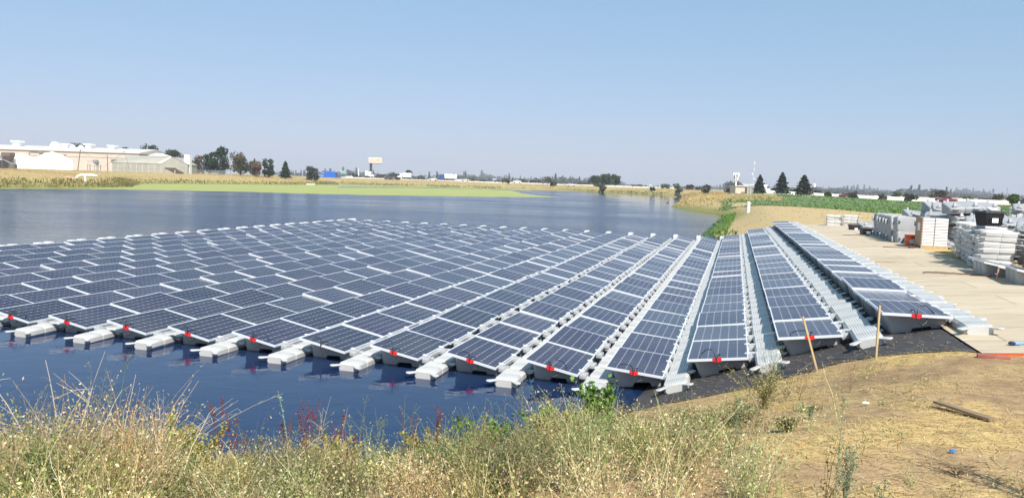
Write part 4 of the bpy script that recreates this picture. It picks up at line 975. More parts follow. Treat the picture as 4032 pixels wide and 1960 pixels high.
q.box(0, L, -.09, -.02, ez-.12, ez); q.box(0, L, -.09, -.02, ez*.5-.04, ez*.5+.04); q.build('glazing_bars', mat('pale_bars', (.58, .58, .54), .5), gh)
q = MB().box(L+G*.12, L+G*.92, .2, 1.6, ez*.62, ez*.68); q.box(L+G*.1, L+G*.16, 0, .2, 0, ez*.64); q.box(L+G*.55, L+G*.6, .8, 1., 0, ez*.64); q.build('lean_to_shelf', mat('grey_timber', (.38, .34, .27), .8), gh)
MB().box(L+G*.75, L+G*1.0, 5, 7, 0, top_z(690, 607, D)-z).build('chimney', M['white'], gh)
# pale shed behind the greenhouse
x, y = at_d(615, 300); z = Tf(x, y); sh = thing('small_shed', 'white gabled shed roof peeping above the greenhouse', 'shed', (x, y, z)); h1 = top_z(615, 614, 300)-z; h2 = top_z(615, 603, 300)-z
MB().box(-3, 3.4, 0, 5, 0, h1).build('wall', M['white'], sh); MB().prism_y([(-3.3, h1+.01), (3.7, h1+.01), (.2, h2)], -.2, 5.2).build('roof', mat('white_roof', (.8, .8, .8), .5), sh)
# chain-link / picket metal fence
D = 284; xa, xb = wx(736, D), wx(908, D); z = Tf(xa, D); fe = thing('metal_fence', 'grey metal picket fence right of the greenhouse', 'fence', (xa, D, z)); fh = top_z(800, 669, D)-z; n_ = 46
q = MB()
for i_ in range(n_): xx = (xb-xa)*i_/(n_-1); lean = .25*max(0, (i_-34)/12); q.add([(xx-.045, i_*.02, -.3), (xx+.045, i_*.02, -.3), (xx+.045+lean, i_*.02, fh), (xx-.045+lean, i_*.02, fh)], [(0, 1, 2, 3)])
q.build('pickets', mat('galvanised', (.50, .52, .52), .4, metal=.3), fe, ); q = MB()
for zz in (.3, fh-.25): q.box(0, xb-xa, -.05, -.01, zz, zz+.07)
q.build('rail', M['grey'], fe)
for i_ in range(5): MB().box((xb-xa)*i_/4-.07, (xb-xa)*i_/4+.07, -.12, -.05, -.3, fh+.1).build('post', M['grey'], fe)
# white pipe on the left bank
D = 150; x, y = at_d(300, D); z = top_z(300, 704, D); z = max(Tf(x, y), z-.2); k1 = D/FPX
pi_ = thing('outlet_pipe', 'white elbow pipe with reddish end lying on the left far bank', 'pipe', (x, y, z))
MB().tube([(0, 0, -.3), (.05, 0, .1), (.35, 0, .55), (.9, 0, .75), (1.5, 0, .78), (2.6, .1, .78), (3.9, .2, .75)], .27, 12).build('elbow', mat('white_pvc', (.82, .80, .74), .4), pi_, smooth=True)
MB().tube([(1.6, 0, .6), (1.65, 0, .1), (1.7, 0, -.4)], .2, 10).build('prop', M['white'], pi_, smooth=True)
MB().tube([(-2.0, 0, .35), (-.6, 0, .15), (0, 0, .12)], .13, 8).build('inlet', mat('pinkish_pipe', (.62, .36, .28), .6), pi_, smooth=True)
q = MB(); q.tube([(3.6, .2, .6), (3.6, .2, 1.25)], .1, 8); q.box(3.4, 3.85, .0, .4, .5, 1.02); q.build('valve', M['grey'], pi_)
# pale objects at the duckweed edge
for px, py, w_, lab, nm in ((650, 722.5, 2.6, 'pale grey punt moored at the duckweed edge on the left', 'punt'), (906, 721, 2.2, 'white-topped dock float in the reeds near the middle', 'dock'), (1224, 729, 3.4, 'long white raft lying at the duckweed edge', 'raft')):
    p = on_z(px, py, 0); t = thing(nm, lab, 'raft', p)
    MB().rings([[(-w_*a, -b, z_), (w_*a, -b, z_), (w_*a, b, z_), (-w_*a, b, z_)] for a, b, z_ in ((.42, .5, -.05), (.5, .7, .35))]).build('hull', M['white'], t)
    if nm != 'raft': MB().box(-w_*.5, w_*.5, -.6, .6, .9, 1.05).build('deck_top', M['white'], t); MB().box(-w_*.4, -w_*.3, -.3, .3, .3, .9).build('support', M['dark'], t); MB().box(w_*.3, w_*.4, -.3, .3, .3, .9).build('support', M['dark'], t)
    else: MB().box(-w_*.5, w_*.5, -.05, .05, .35, .5).build('rail', M['white'], t)
# blue container with an oval badge, and its stairs
D = 430; x, y = at_d(1250, D); z = Tf(x, y); u_ = D/FPX; blue = mat('bright_blue_paint', (.012, .13, .55), .45, noise=.15, nscale=.6)
bc = thing('blue_stage', 'bright blue roadside structure with a white oval badge', 'structure', (x, y, z)); t1 = top_z(1290, 677, D)-z; t0_ = top_z(1260, 686, D)-z; bb = -.2
MB().box(0, 25*u_, 0, 3, bb, t0_).build('banner', blue, bc); MB().box(25*u_, 70*u_, .4, 6, bb, t1).build('container', blue, bc)
q = MB()
for i_ in range(9): xx = (27+i_*5.2)*u_; q.box(xx-.06, xx+.06, .28, .4, bb, t1+.7 if i_ % 2 else t1)
q.box(25*u_, 70*u_, .25, .35, t1+.55, t1+.7); q.build('rail', mat('blue_rail', (.02, .17, .62), .5), bc)
q = MB(); q.add([(70*u_, .4, t1), (88*u_, .4, bb), (88*u_, 2, bb), (70*u_, 2, t1), (70*u_, .4, t1-.5), (88*u_, .4, bb-.5), (88*u_, 2, bb-.5), (70*u_, 2, t1-.5)], [(0, 1, 2, 3), (4, 7, 6, 5), (0, 4, 5, 1), (2, 6, 7, 3)]); q.build('stairs', mat('navy_steel', (.02, .05, .22), .5), bc)
cxo, czo = 13*u_, (t0_+bb)/2+.1
def oval(a, b, y_, nm, m_):
    MB().rings([[(cxo+a*math.cos(t*math.pi/12), yy, czo+b*math.sin(t*math.pi/12)) for t in range(24)] for yy in (y_, y_-.03)]).build(nm, m_, bc)
oval(11*u_, 4.6*u_, -.02, 'badge_rim', M['white']); oval(9.8*u_, 3.9*u_, -.06, 'badge_field', mat('badge_blue', (.01, .05, .3), .4))
tcu = bpy.data.curves.new('badge_lettering', 'FONT'); tcu.body = 'Ford'; tcu.size = 6.2*u_; tcu.align_x = 'CENTER'; tcu.align_y = 'CENTER'; tcu.shear = .25; tcu.extrude = .01; tcu.materials.append(M['white'])
t0o = bpy.data.objects.new('tmp_text', tcu); C.objects.link(t0o); bpy.context.view_layer.update()
tme = bpy.data.meshes.new_from_object(t0o.evaluated_get(bpy.context.evaluated_depsgraph_get())); bpy.data.objects.remove(t0o); bpy.data.curves.remove(tcu)
to = link('badge_lettering', tme, bc); to.location = (cxo, -.12, czo); to.rotation_euler = (R(90), 0, 0)
# billboard on one dark post
D = 520; x, y = at_d(1459, D); z = Tf(x, y); u_ = D/FPX; bbd = thing('billboard', 'tall roadside billboard with faded peach face on one dark post', 'billboard', (x, y, z))
zb = top_z(1476, 645, D)-z; zt = top_z(1476, 621, D)-z
MB().box(-4.3*u_, 4.3*u_, 0, 1.3, -.5, zb).build('post', M['dark'], bbd)
MB().box(-8*u_, 43*u_, -.5, .3, zb+.3, zt).build('frame', M['white'], bbd)
MB().box(-7*u_, 42*u_, -.56, -.51, zb+.5, zt-.25).build('poster', mat('peach_poster', (.72, .47, .34), .6, noise=.12, nscale=.15, col2=(.74, .58, .46)), bbd)
q = MB()
for sx_, zz, w_ in ((25, .72, 9), (22, .58, 14), (23, .46, 10)): q.box(sx_*u_, (sx_+w_)*u_, -.6, -.57, zb+(zt-zb)*zz, zb+(zt-zb)*(zz+.05))
for t in range(14): a0 = t*math.pi/7; q.cbox(((4+2.6*math.cos(a0))*u_, -.585, zb+(zt-zb)*.62+2.6*u_*math.sin(a0)), (.16, .03, .16))
q.build('poster_marks', mat('faded_ink', (.50, .36, .30), .6), bbd)
MB().box(-9*u_, 44*u_, -1.2, -.5, zb, zb+.25).build('catwalk', M['dark'], bbd)
# green road signs
for px, yt, yb, D, lab in ((1352.5, 673, 684, 620, 'green highway sign with white border left of the billboard'), (1948, 704, 712, 600, 'green highway sign above the far bank in the middle'), (2561, 727, 738, 420, 'green highway sign seen side-on by the dark far bush')):
    x, y = at_d(px, D); z = Tf(x, y); za, zb_ = top_z(px, yb, D)-z, top_z(px, yt, D)-z; w_ = (1.9 if px < 2500 else .9)*(zb_-za)
    t = thing('road_sign', lab, 'road sign', (x, y, z), group='green highway signs')
    MB().box(-w_/2, w_/2, -.1, 0, za, zb_).build('border', M['white'], t); MB().box(-w_/2+.18, w_/2-.18, -.14, -.104, za+.18, zb_-.18).build('panel', mat('sign_green', (.02, .32, .22), .5), t)
    q = MB()
    for r_ in range(2):
        for c_ in range(4): q.box(-w_*.36+c_*w_*.19, -w_*.36+c_*w_*.19+w_*.13, -.17, -.144, za+(zb_-za)*(.3+.28*r_), za+(zb_-za)*(.42+.28*r_))
    q.build('lettering', M['white'], t)
    for s_ in (-.35, .35): MB().box(w_*s_-.1, w_*s_+.1, -.02, .18, 0, za).build('post', M['grey'], t)
# vehicles on the highway
tyre = M['black']
def truck(lab, px, D, flip, cabm, L=13.5, trailer=True, group='trucks on the highway'):
    x, y = at_d(px, D); z = Tf(x, y)+.6
    t = thing('semi_truck', lab, 'truck', (x, y, z), math.pi if flip else 0, group)
    if trailer: MB().box(-L/2, L/2-2, -1.25, 1.25, 1.1, 4.0).build('trailer', M['white'], t, bevel=.03); MB().box(-L/2+.3, L/2-2.5, -.9, .9, .75, 1.1).build('chassis', M['dark'], t)
    c = L/2-1.6
    MB().rings([[(c, -1.2, z_), (c+d_, -1.2, z_), (c+d_, 1.2, z_), (c, 1.2, z_)] for d_, z_ in ((3.2, .6), (3.2, 1.7), (2.2, 2.0), (1.9, 3.3), (1.2, 3.6))]).build('cab', cabm, t, bevel=.05)
    MB().box(c+1.4, c+2.12, -1.23, 1.23, 2.1, 2.9).build('window', M['glass_dark'], t)
    for xx in (-L/2+1.2, -L/2+2.4, L/2-3.2, L/2+.6):
        for yy in (-1.05, 1.05): MB().wheel((xx, yy, .5), .5, .35).build('wheel', tyre, t)
    return t
truck('white box truck left of the billboard post on the highway', 1450, 470, False, M['white'], 3.5, True)
truck('white trailer parked among trees right of the billboard', 1597, 520, True, M['white'], 7.5)
truck('white semi-trailer with blue cab near the middle of the highway', 1768, 500, True, mat('blue_cab', (.02, .08, .35), .35), 9.6)
def car(lab, px, D, colr, flip=False, kind='car', L=4.5, dz=.45, zg=None):
    x, y = at_d(px, D); z = (Tf(x, y)+dz) if zg is None else zg
    t = thing('pickup_truck' if kind == 'pickup' else 'car', lab, 'pickup' if kind == 'pickup' else 'car', (x, y, z), math.pi if flip else 0, 'cars on the highway')
    m_ = mat('car_paint', colr, .3); w_ = .92
    if kind == 'pickup':
        body = [(-L/2, .45), (L/2, .45), (L/2, .95), (L/2-.1, 1.08), (L*.2, 1.14), (-L/2, 1.14)]; cab = [(L*.22, 1.14), (L*.10, 1.75), (-L*.14, 1.78), (-L*.17, 1.14)]
    else:
        body = [(-L/2, .35), (L/2, .35), (L/2, .75), (L/2-.2, .86), (L*.22, .95), (-L*.4, .98), (-L/2, .9)]; cab = [(L*.24, .95), (L*.1, 1.42), (-L*.2, 1.44), (-L*.38, .98)]
    MB().prism_y(body, -w_, w_).build('body', m_, t, bevel=.06); MB().prism_y(cab, -w_*.86, w_*.86).build('cabin', m_, t, bevel=.05)
    cc = ((cab[0][0]+cab[3][0])/2, (cab[0][1]+cab[1][1])/2)
    MB().prism_y([(cc[0]+(a-cc[0])*.86, cc[1]+(b-cc[1])*.72) for a, b in cab], -w_*.86-.02, w_*.86+.02).build('window', M['glass_dark'], t)
    for xx in (-L*.31, L*.31):
        for yy in (-w_+.1, w_-.1): wh_ = MB().wheel((xx, yy, .36 if kind == 'pickup' else .32), .38 if kind == 'pickup' else .32, .24).build('wheel', tyre, t)
    MB().box(L/2-.03, L/2+.015, -w_*.85, -w_*.5, .65, .8).build('headlight', M['white'], t); MB().box(L/2-.03, L/2+.015, w_*.5, w_*.85, .65, .8).build('headlight', M['white'], t)
    return t
for px, D, colr, k_, lab in ((1705, 470, (.75, .75, .75), 'car', 'white car left of the blue-cab truck'), (1805, 470, (.7, .7, .7), 'car', 'white car just right of the blue-cab trailer'), (1832, 460, (.6, .6, .6), 'pickup', 'pale pickup with dark load on the highway'),
                          (1960, 440, (.05, .06, .08), 'car', 'dark car under the middle green sign'), (1974, 445, (.7, .7, .7), 'car', 'white car right of the dark one under the sign'), (2036, 430, (.8, .8, .8), 'pickup', 'white pickup right of the olive shrub'),
                          (2148, 430, (.08, .10, .15), 'car', 'dark blue car before the rusty green tree'), (2250, 420, (.75, .75, .75), 'car', 'white car left of the oak clump'), (1375, 500, (.75, .73, .7), 'car', 'pale car on the road left of the billboard'), (1525, 480, (.1, .1, .1), 'car', 'black car between billboard and first trailer'), (1548, 480, (.12, .12, .13), 'pickup', 'dark pickup in front of the first trailer')):
    car(lab, px, D, colr, kind=k_, flip=bool(px % 2))
car('dark red pickup driving along the white wall', 3727, 216, (.20, .025, .04), kind='pickup', L=5.3, dz=.0)
car('dark red car half hidden by the blue-grey bush', 3338, 225, (.14, .025, .03), L=4.4, dz=.1)
car('black car cut by the right edge beside the wall', 4034, 216, (.02, .02, .025), L=4.6, dz=.1)
# white highway wall and road
q = MB(); top = MB(); pts = []
for px, yt in ((3005, 762), (3200, 769), (3400, 775.5), (3600, 782), (3800, 789.5), (4000, 797), (4140, 802)):
    D = 250-(px-3005)*.012; x, y = at_d(px, D); pts.append((x, y, Tf(x, y)))
for (a, b) in zip(pts, pts[1:]):
    d_ = Vector((b[0]-a[0], b[1]-a[1], 0)).normalized(); nn = Vector((-d_.y, d_.x, 0))*.18
    q.add([(a[0]-nn.x, a[1]-nn.y, a[2]-.6), (b[0]-nn.x, b[1]-nn.y, b[2]-.6), (b[0]+nn.x, b[1]+nn.y, b[2]-.6), (a[0]+nn.x, a[1]+nn.y, a[2]-.6), (a[0]-nn.x, a[1]-nn.y, a[2]+1.15), (b[0]-nn.x, b[1]-nn.y, b[2]+1.15), (b[0]+nn.x, b[1]+nn.y, b[2]+1.15), (a[0]+nn.x, a[1]+nn.y, a[2]+1.15)],
          [(4, 5, 6, 7), (0, 1, 5, 4), (2, 3, 7, 6)])
tag(q.build('barrier_wall', M['white']), 'long low white concrete wall along the highway at right', 'barrier wall')
q = MB(); pts = []
for px in np.linspace(2990, 4150, 14):
    D1 = 246-(px-3005)*.012; x, y = at_d(px, D1); x2, y2 = at_d(px, D1-34); pts.append(((x, y, Tf(x, y)+.05), (x2, y2, Tf(x2, y2)+.05)))
for a, b in zip(pts, pts[1:]): q.add([a[0], b[0], b[1], a[1]], [(0, 1, 2, 3)])
tag(q.build('highway', mat('asphalt', (.10, .10, .10), .9, noise=.2)), 'grey highway in front of the white wall', None, kind='structure')
# pale highway barrier seen over the far bank
q = MB(); pts = []
for px in np.linspace(1345, 2660, 40):
    D = 490-(px-1345)*.05; x, y = at_d(px, D); pts.append((x, y, Tf(x, y)))
for a, b in zip(pts, pts[1:]): q.box(a[0], b[0]-.05, a[1]-.2, a[1]+.2, a[2]-.5, a[2]+.75)
tag(q.build('road_barrier', mat('pale_concrete', (.66, .64, .58), .7)), 'pale concrete barrier of the far highway above the opposite bank', 'barrier wall')
# low dark fence posts and crop on the far bank
# sheds at the right
D = 228; x, y = at_d(2896, D); z = Tf(x, y); u_ = D/FPX; sd = thing('beige_shed', 'beige flat-sided shed beside the mast', 'shed', (x, y, z)); zt = top_z(2915, 734, D)-z
MB().box(0, 45*u_, 0, 6, -.3, zt).build('wall', mat('beige_cladding', (.62, .55, .44), .7, noise=.1), sd); MB().box(-.2, 45*u_+.1, -.3, 6.3, zt+.003, zt+.25).build('roof', mat('tan_roof', (.66, .62, .55), .6), sd)
MB().box(.6, 18*u_, -.08, -.003, 0, zt*.34).build('door', M['white'], sd); MB().box(22*u_, 42*u_, -.08, -.003, 0, zt*.32).build('opening', mat('brown_door', (.30, .18, .11), .7), sd)
D = 222; x, y = at_d(2943, D); z = Tf(x, y); u_ = D/FPX; ctn = thing('grey_container', 'ribbed grey open-sided container left of the first conifer', 'container', (x, y, z)); zt = top_z(2970, 737, D)-z
MB().box(0, 58*u_, 0, 2.5, .1, zt).build('body', mat('weathered_steel', (.33, .34, .32), .6, noise=.25, nscale=.8), ctn); q = MB()
for i_ in range(6): q.box(i_*11.5*u_-.06, i_*11.5*u_+.1, -.14, -.003, .1, zt)
q.box(0, 58*u_, -.16, -.02, zt-.18, zt+.02); q.box(0, 58*u_, -.12, -.02, zt*.55, zt*.6); q.build('ribs', mat('pale_steel', (.52, .53, .5), .5), ctn)
D = 300; x, y = at_d(2960, D); z = Tf(x, y); hs = thing('farm_house', 'low pale-roofed house behind the grey container', 'house', (x, y, z)); h1 = top_z(2960, 733, D)-z; h2 = top_z(2960, 727, D)-z
MB().box(-2.5, 4.5, 0, 7, 0, h1).build('wall', M['cream'], hs); MB().prism_x([(-.4, h1+.01), (3.5, h2+.3), (7.4, h1+.01)], -2.9, 4.9).build('roof', mat('grey_roof', (.45, .44, .42), .7), hs)
truck('white truck cab standing right of the grey container', 3008, 360, False, M['white'], 2.0, False)
# mast with antennas, water tower, far mast
D = 330; x, y = at_d(2896, D); z = Tf(x, y); mt = thing('cell_tower', 'white cell tower with antenna panels beside the beige shed', 'mast', (x, y, z)); zt = top_z(2896, 682, D)-z
MB().cyl((0, 0), .42, 0, zt, 12, .26).build('pole', M['white'], mt)
for lv, wd_ in ((1, 1.1), (.82, .7)):
    for i_ in range(6):
        a = i_*math.pi/3; MB().cbox((wd_*math.cos(a), wd_*math.sin(a), zt*lv-.6), (.32, .32, 1.6)).build('antenna', M['white'], mt)
    MB().cyl((0, 0), wd_*.9, zt*lv-.75, zt*lv-.65, 12).build('ring', M['grey'], mt)
D = 900; x, y = at_d(2964, D); z = Tf(x, y); h = top_z(2964, 636, D)-z; ms = thing('radio_mast', 'thin distant lattice mast with white sections behind the conifers', 'mast', (x, y, z))
q = MB()
for a in range(3): q.tube([(.5*math.cos(a*2.09), .5*math.sin(a*2.09), 0), (.5*math.cos(a*2.09), .5*math.sin(a*2.09), h)], .05, 4)
q.build('lattice', mat('pale_lattice', (.7, .74, .8), .5), ms)
for f in (.98, .76, .62, .46): MB().cyl((.3 if f != .62 else -1.6, 0), .8, h*f-2.2 if f != .76 else h*f-1.2, h*f, 8).build('drum', M['white'], ms)
D = 640; x, y = at_d(3205, D); z = Tf(x, y); wt = thing('water_tower', 'white water tower on dark legs beyond the widest conifer', 'water tower', (x, y, z)); za, zb_ = top_z(3205, 737, D)-z, top_z(3205, 727, D)-z
MB().cyl((0, 0), 1.1, za, zb_, 14).build('tank', M['white'], wt); MB().cyl((0, 0), 1.1, zb_, zb_+1.3, 14, .1).build('cap', M['white'], wt)
MB().cyl((0, 0), .12, zb_+1, zb_+4, 6).build('spike', M['grey'], wt)
for a in range(4): MB().tube([(2.0*math.cos(a*1.57+.7), 2.0*math.sin(a*1.57+.7), 0), (.9*math.cos(a*1.57+.7), .9*math.sin(a*1.57+.7), za)], .22, 5).build('leg', M['dark'], wt)
# crop field at the right
def field(name, lo_, hi_, zg, m_, n=90, rows=10):
    xs_ = np.linspace(lo_[0][0], lo_[-1][0], n); V_ = []; F_ = []
    for i_, px in enumerate(xs_):
        a = np.interp(px, *zip(*lo_)); b = np.interp(px, *zip(*hi_))
        p0, p1 = on_z(px, a, zg), on_z(px, b, zg)
        for j_ in range(rows): q_ = p0.lerp(p1, j_/(rows-1)); V_.append((q_.x, q_.y, Tf(q_.x, q_.y)+.05))
    for i_ in range(n-1):
        for j_ in range(rows-1): a = i_*rows+j_; F_.append((a, a+rows, a+rows+1, a+1))
    me = bpy.data.meshes.new(name); me.from_pydata(V_, [], F_); me.materials.append(m_); return link(name, me), V_
FLO = [(2850, 795), (2905, 797), (3100, 810), (3300, 824), (3450, 838), (3620, 842), (3800, 858), (4000, 872), (4100, 876)]
FHI = [(2850, 790), (2905, 778), (3000, 773), (3300, 791), (3700, 806), (4000, 820), (4100, 823)]
fo_, fv = field('crop_field', FLO, FHI, 1.66, mat('field_soil', (.13, .19, .06), .9, noise=.3, nscale=1.2))
tag(fo_, 'green crop field on the right', None, kind='structure')
# ------------------------------------------------------------------ vegetation that nobody could count
np.random.seed(21)
def tufts(name, label, cat, x, y, hgt, cols, per=5, wd=.03, lean=.35, dz=0, kind='stuff', sink=.03, curl=.2, zb=None):
    n = len(x); z = (T(x, y) if zb is None else zb)
    X = np.repeat(x, per); Y = np.repeat(y, per); Z = np.repeat(z, per)-sink+dz; H = np.repeat(hgt, per)*np.random.uniform(.55, 1.1, n*per)
    a = np.random.uniform(0, 2*np.pi, n*per); l = np.random.uniform(0, lean, n*per)*H
    k = 4; t = np.linspace(0, 1, k)[None, :]
    P = np.stack([X[:, None]+np.cos(a)[:, None]*l[:, None]*t**1.8, Y[:, None]+np.sin(a)[:, None]*l[:, None]*t**1.8, Z[:, None]+H[:, None]*(t-curl*t**3)], -1)
    P[:, 0, :2] += np.random.normal(size=(n*per, 2))*.05*np.repeat(hgt, per)[:, None]
    W = np.repeat(wd if hasattr(wd, '__len__') else np.full(n, wd), per)
    return ribbons(P, W, pick(cols, n*per))
def emit_stuff(name, parts, label, cat, m='straw'):
    v, f, k = merge(parts); o = link(name, np_mesh(name, v, f, k, M[m])); return tag(o, label, cat, kind='stuff')
GOLD = [(.52, .40, .19), (.45, .33, .14), (.38, .27, .12), (.58, .46, .24)]; GRN = [(.12, .15, .04), (.16, .17, .05), (.09, .13, .035)]
# crop plants and weedy margin
V_ = np.array(fv); pts_ = []
idx = np.random.randint(len(V_), size=16000); nb = np.clip(idx+np.random.choice([1, 10, 11, -1, -10], size=16000), 0, len(V_)-1); tt = np.random.rand(16000)[:, None]
P = V_[idx]*(1-tt)+V_[nb]*tt; P[:, :2] += np.random.normal(size=(16000, 2))*.35; P[:, 2] += np.random.uniform(.0, .12, 16000)
o = link('crop_plants', np_mesh('crop_plants', *leaf_cloud(P, np.random.uniform(.12, .26, 16000), pick([(.15, .25, .075), (.18, .29, .09), (.12, .21, .06)], 16000), 1.6, .7), M['leaf'])); tag(o, 'low leafy green crop covering the field', 'crop', kind='stuff')
px = np.random.uniform(2900, 4110, 5200); hi_y = np.interp(px, *zip(*FHI)); D_ = []
X = []; Y = []
for a, b in zip(px, hi_y):
    d = np.random.uniform(-9, 2); q = on_z(a, b+d, 1.66); X.append(q.x); Y.append(q.y)
X = np.array(X); Y = np.array(Y); keep = np.hypot(X, Y) < 205; X, Y = X[keep], Y[keep]
emit_stuff('field_margin_weeds', [tufts('', '', '', X, Y, np.random.uniform(.15, .38, len(X)), [(.30, .34, .07), (.36, .36, .09), (.20, .28, .06)], 4, .14)], 'yellow-green weeds along the far margin of the crop field', 'weeds')
# dry grass on the far banks
def shore_pts(n, segs, dmin, dmax):
    X = []; Y = []
    L = [math.dist(POND[i], POND[i+1]) for i in segs]; pr = np.array(L)/sum(L)
    for i in np.random.choice(segs, n, p=pr):
        a, b = POND[i], POND[i+1]; t = np.random.rand(); nx, ny = -(b[1]-a[1]), b[0]-a[0]; l = math.hypot(nx, ny); d = np.random.uniform(dmin, dmax)
        X.append(a[0]+(b[0]-a[0])*t+nx/l*d); Y.append(a[1]+(b[1]-a[1])*t+ny/l*d)
    X = np.array(X); Y = np.array(Y); return X, Y, pond_dist(X, Y)
parts = []
for segs, n, dm, per in ((range(0, 6), 8000, 60, 5), (range(6, 12), 7000, 60, 5), (range(12, 15), 3000, 45, 5)):
    X, Y, d = shore_pts(n, list(segs), .4, dm); k = (d > .2); X, Y, d = X[k], Y[k], d[k]
    far = np.hypot(X, Y); h = np.random.uniform(.2, .42, len(X))*np.where(d < 6, 1.25, .7)*np.where(X+.3*Y > -20, 1.2, .8)
    parts.append(tufts('', '', '', X, Y, h, GOLD+[(.30, .24, .11)], per, np.clip(far*.0006, .05, .24)))
emit_stuff('bank_grass', parts, 'tall dry golden grass on the far banks', 'grass')
parts = []
for segs, n, dm in ((range(0, 4), 700, 4), (range(3, 14), 1500, 3)):
    X, Y, d = shore_pts(n, list(segs), .1, dm); far = np.hypot(X, Y)
    parts.append(tufts('', '', '', X, Y, np.random.uniform(.3, .7, len(X)), GRN+[(.3, .25, .1), (.24, .22, .08)], 6, np.clip(far*.0009, .08, .35)))
X, Y, d = shore_pts(60, list(range(0, 4)), .3, 3)
pc = []
for a, b in zip(X, Y): n = 70; q = np.random.normal(size=(n, 3))*np.array([.8, .8, .4]); q[:, 2] = np.abs(q[:, 2])+.1; pc.append(q+np.array([a, b, Tf(a, b)]))
P = np.concatenate(pc); parts.append(leaf_cloud(P, np.random.uniform(.1, .24, len(P)), pick([(.17, .17, .06), (.24, .21, .08), (.3, .25, .1)], len(P)), 1.5))
emit_stuff('shore_weeds', parts, 'green weeds fringing the far shoreline', 'weeds')
# straw bank on the right, the spit, and reeds
X, Y, d = shore_pts(3600, list(range(15, 26)), .3, 16); k = d > .4; X, Y = X[k], Y[k]; u_, v_ = uv(X, Y); k = (u_ > 42) & (np.hypot(X, Y) > 44); X, Y, u_ = X[k], Y[k], u_[k]
h = np.where(u_ > 118, np.random.uniform(.25, .6, len(X)), np.random.uniform(.05, .14, len(X)))
parts = [tufts('', '', '', X, Y, h, GOLD, 5, np.clip(np.hypot(X, Y)*.0009, .05, .2), lean=.9)]
n = 1500; u_ = np.random.uniform(112, 175, n); v_ = np.random.uniform(5, 22, n); X, Y = xy(u_, v_); d = pond_dist(X, Y); k = d > 1; X, Y = X[k], Y[k]
parts.append(tufts('', '', '', X, Y, np.random.uniform(.3, .65, len(X)), [(.60, .49, .25), (.52, .42, .2)], 8, .10, lean=.7))
emit_stuff('straw_bank', parts, 'pale dry straw and grass on the right-hand bank', 'grass')
X, Y, d = shore_pts(620, [22, 23, 24, 25], -.7, 1.1); u_, v_ = uv(X, Y); k = u_ > 41.5; X, Y = X[k], Y[k]
emit_stuff('green_reeds', [tufts('', '', '', X, Y, np.random.uniform(.2, .5, len(X)), [(.15, .27, .06), (.19, .31, .08), (.12, .21, .05)], 9, .06, lean=.5, zb=np.maximum(T(X, Y), -.1))], 'bright green reeds at the water edge of the right-hand bay', 'reeds')
# ---------------- foreground
def front_edge(v): return np.interp(v, [-40, -8, 0, 6, 9, 11.5, 12.8, 13.3, 13.8, 14.25, 14.6, 15.1, 15.6, 16.1, 16.65, 17.1, 17.6, 18.0, 18.4, 22], [-12, -8.2, -6.6, -6.2, -5.9, -4.7, -2.9, -1.9, -1.35, -1.15, -1.24, -1.29, -1.35, -1.24, -1.07, -1.27, -1.39, -1.6, -1.93, -1.95])
def weed_density(x, y):
    u, v = uv(x, y); e = front_edge(v)
    line = 15.75-np.clip((-1.5-u)*.07, -1, 4)        # weeds thin out towards the bare earth at right
    base = 1-sstep(-1.2, .6, v-line+.75*wav(x*1.1, y*1.1))
    clear = sstep(13.0, 13.9, v)*(1-sstep(1.3, 2.1, e-u))          # mown strip along the liner
    return np.where((u < e-.05), base*(1-clear), 0)
def in_view(x, y, m=200, z=1.2):
    dx, dy, dz_ = x, y, z-CAM_Z; d = dx*FWD.x+dy*FWD.y+dz_*FWD.z
    px = 2016+FPX*(dx*RIGHT.x+dy*RIGHT.y+dz_*RIGHT.z)/d; py = 980-FPX*(dx*UP.x+dy*UP.y+dz_*UP.z)/d
    return (d > .5) & (px > -m) & (px < 4032+m) & (py < 1960+900)
WEED = [(.46, .39, .20), (.37, .32, .15), (.56, .48, .28), (.28, .26, .11), (.40, .33, .16), (.20, .16, .07)]; WEEDG = [(.20, .25, .08), (.27, .30, .11), (.15, .19, .065)]
N = 10500; x = np.random.uniform(-11, 6, N); y = np.random.uniform(2.2, 14, N)
den = weed_density(x, y); k = (np.random.rand(N) < den) & in_view(x, y); x, y = x[k], y[k]
_, dsh = base_h(x, y); k = dsh > -.15; x, y, dsh = x[k], y[k], dsh[k]
cx_ = np.random.uniform(-11, 6, 900); cy_ = np.random.uniform(2.2, 14, 900); near = np.zeros(len(x), int)
for i_ in range(len(x)):
    j_ = np.argmin((cx_-x[i_])**2+(cy_-y[i_])**2); near[i_] = j_
    if i_ % 3: x[i_] += (cx_[j_]-x[i_])*.55; y[i_] += (cy_[j_]-y[i_])*.55
z = T(x, y); N = len(x)
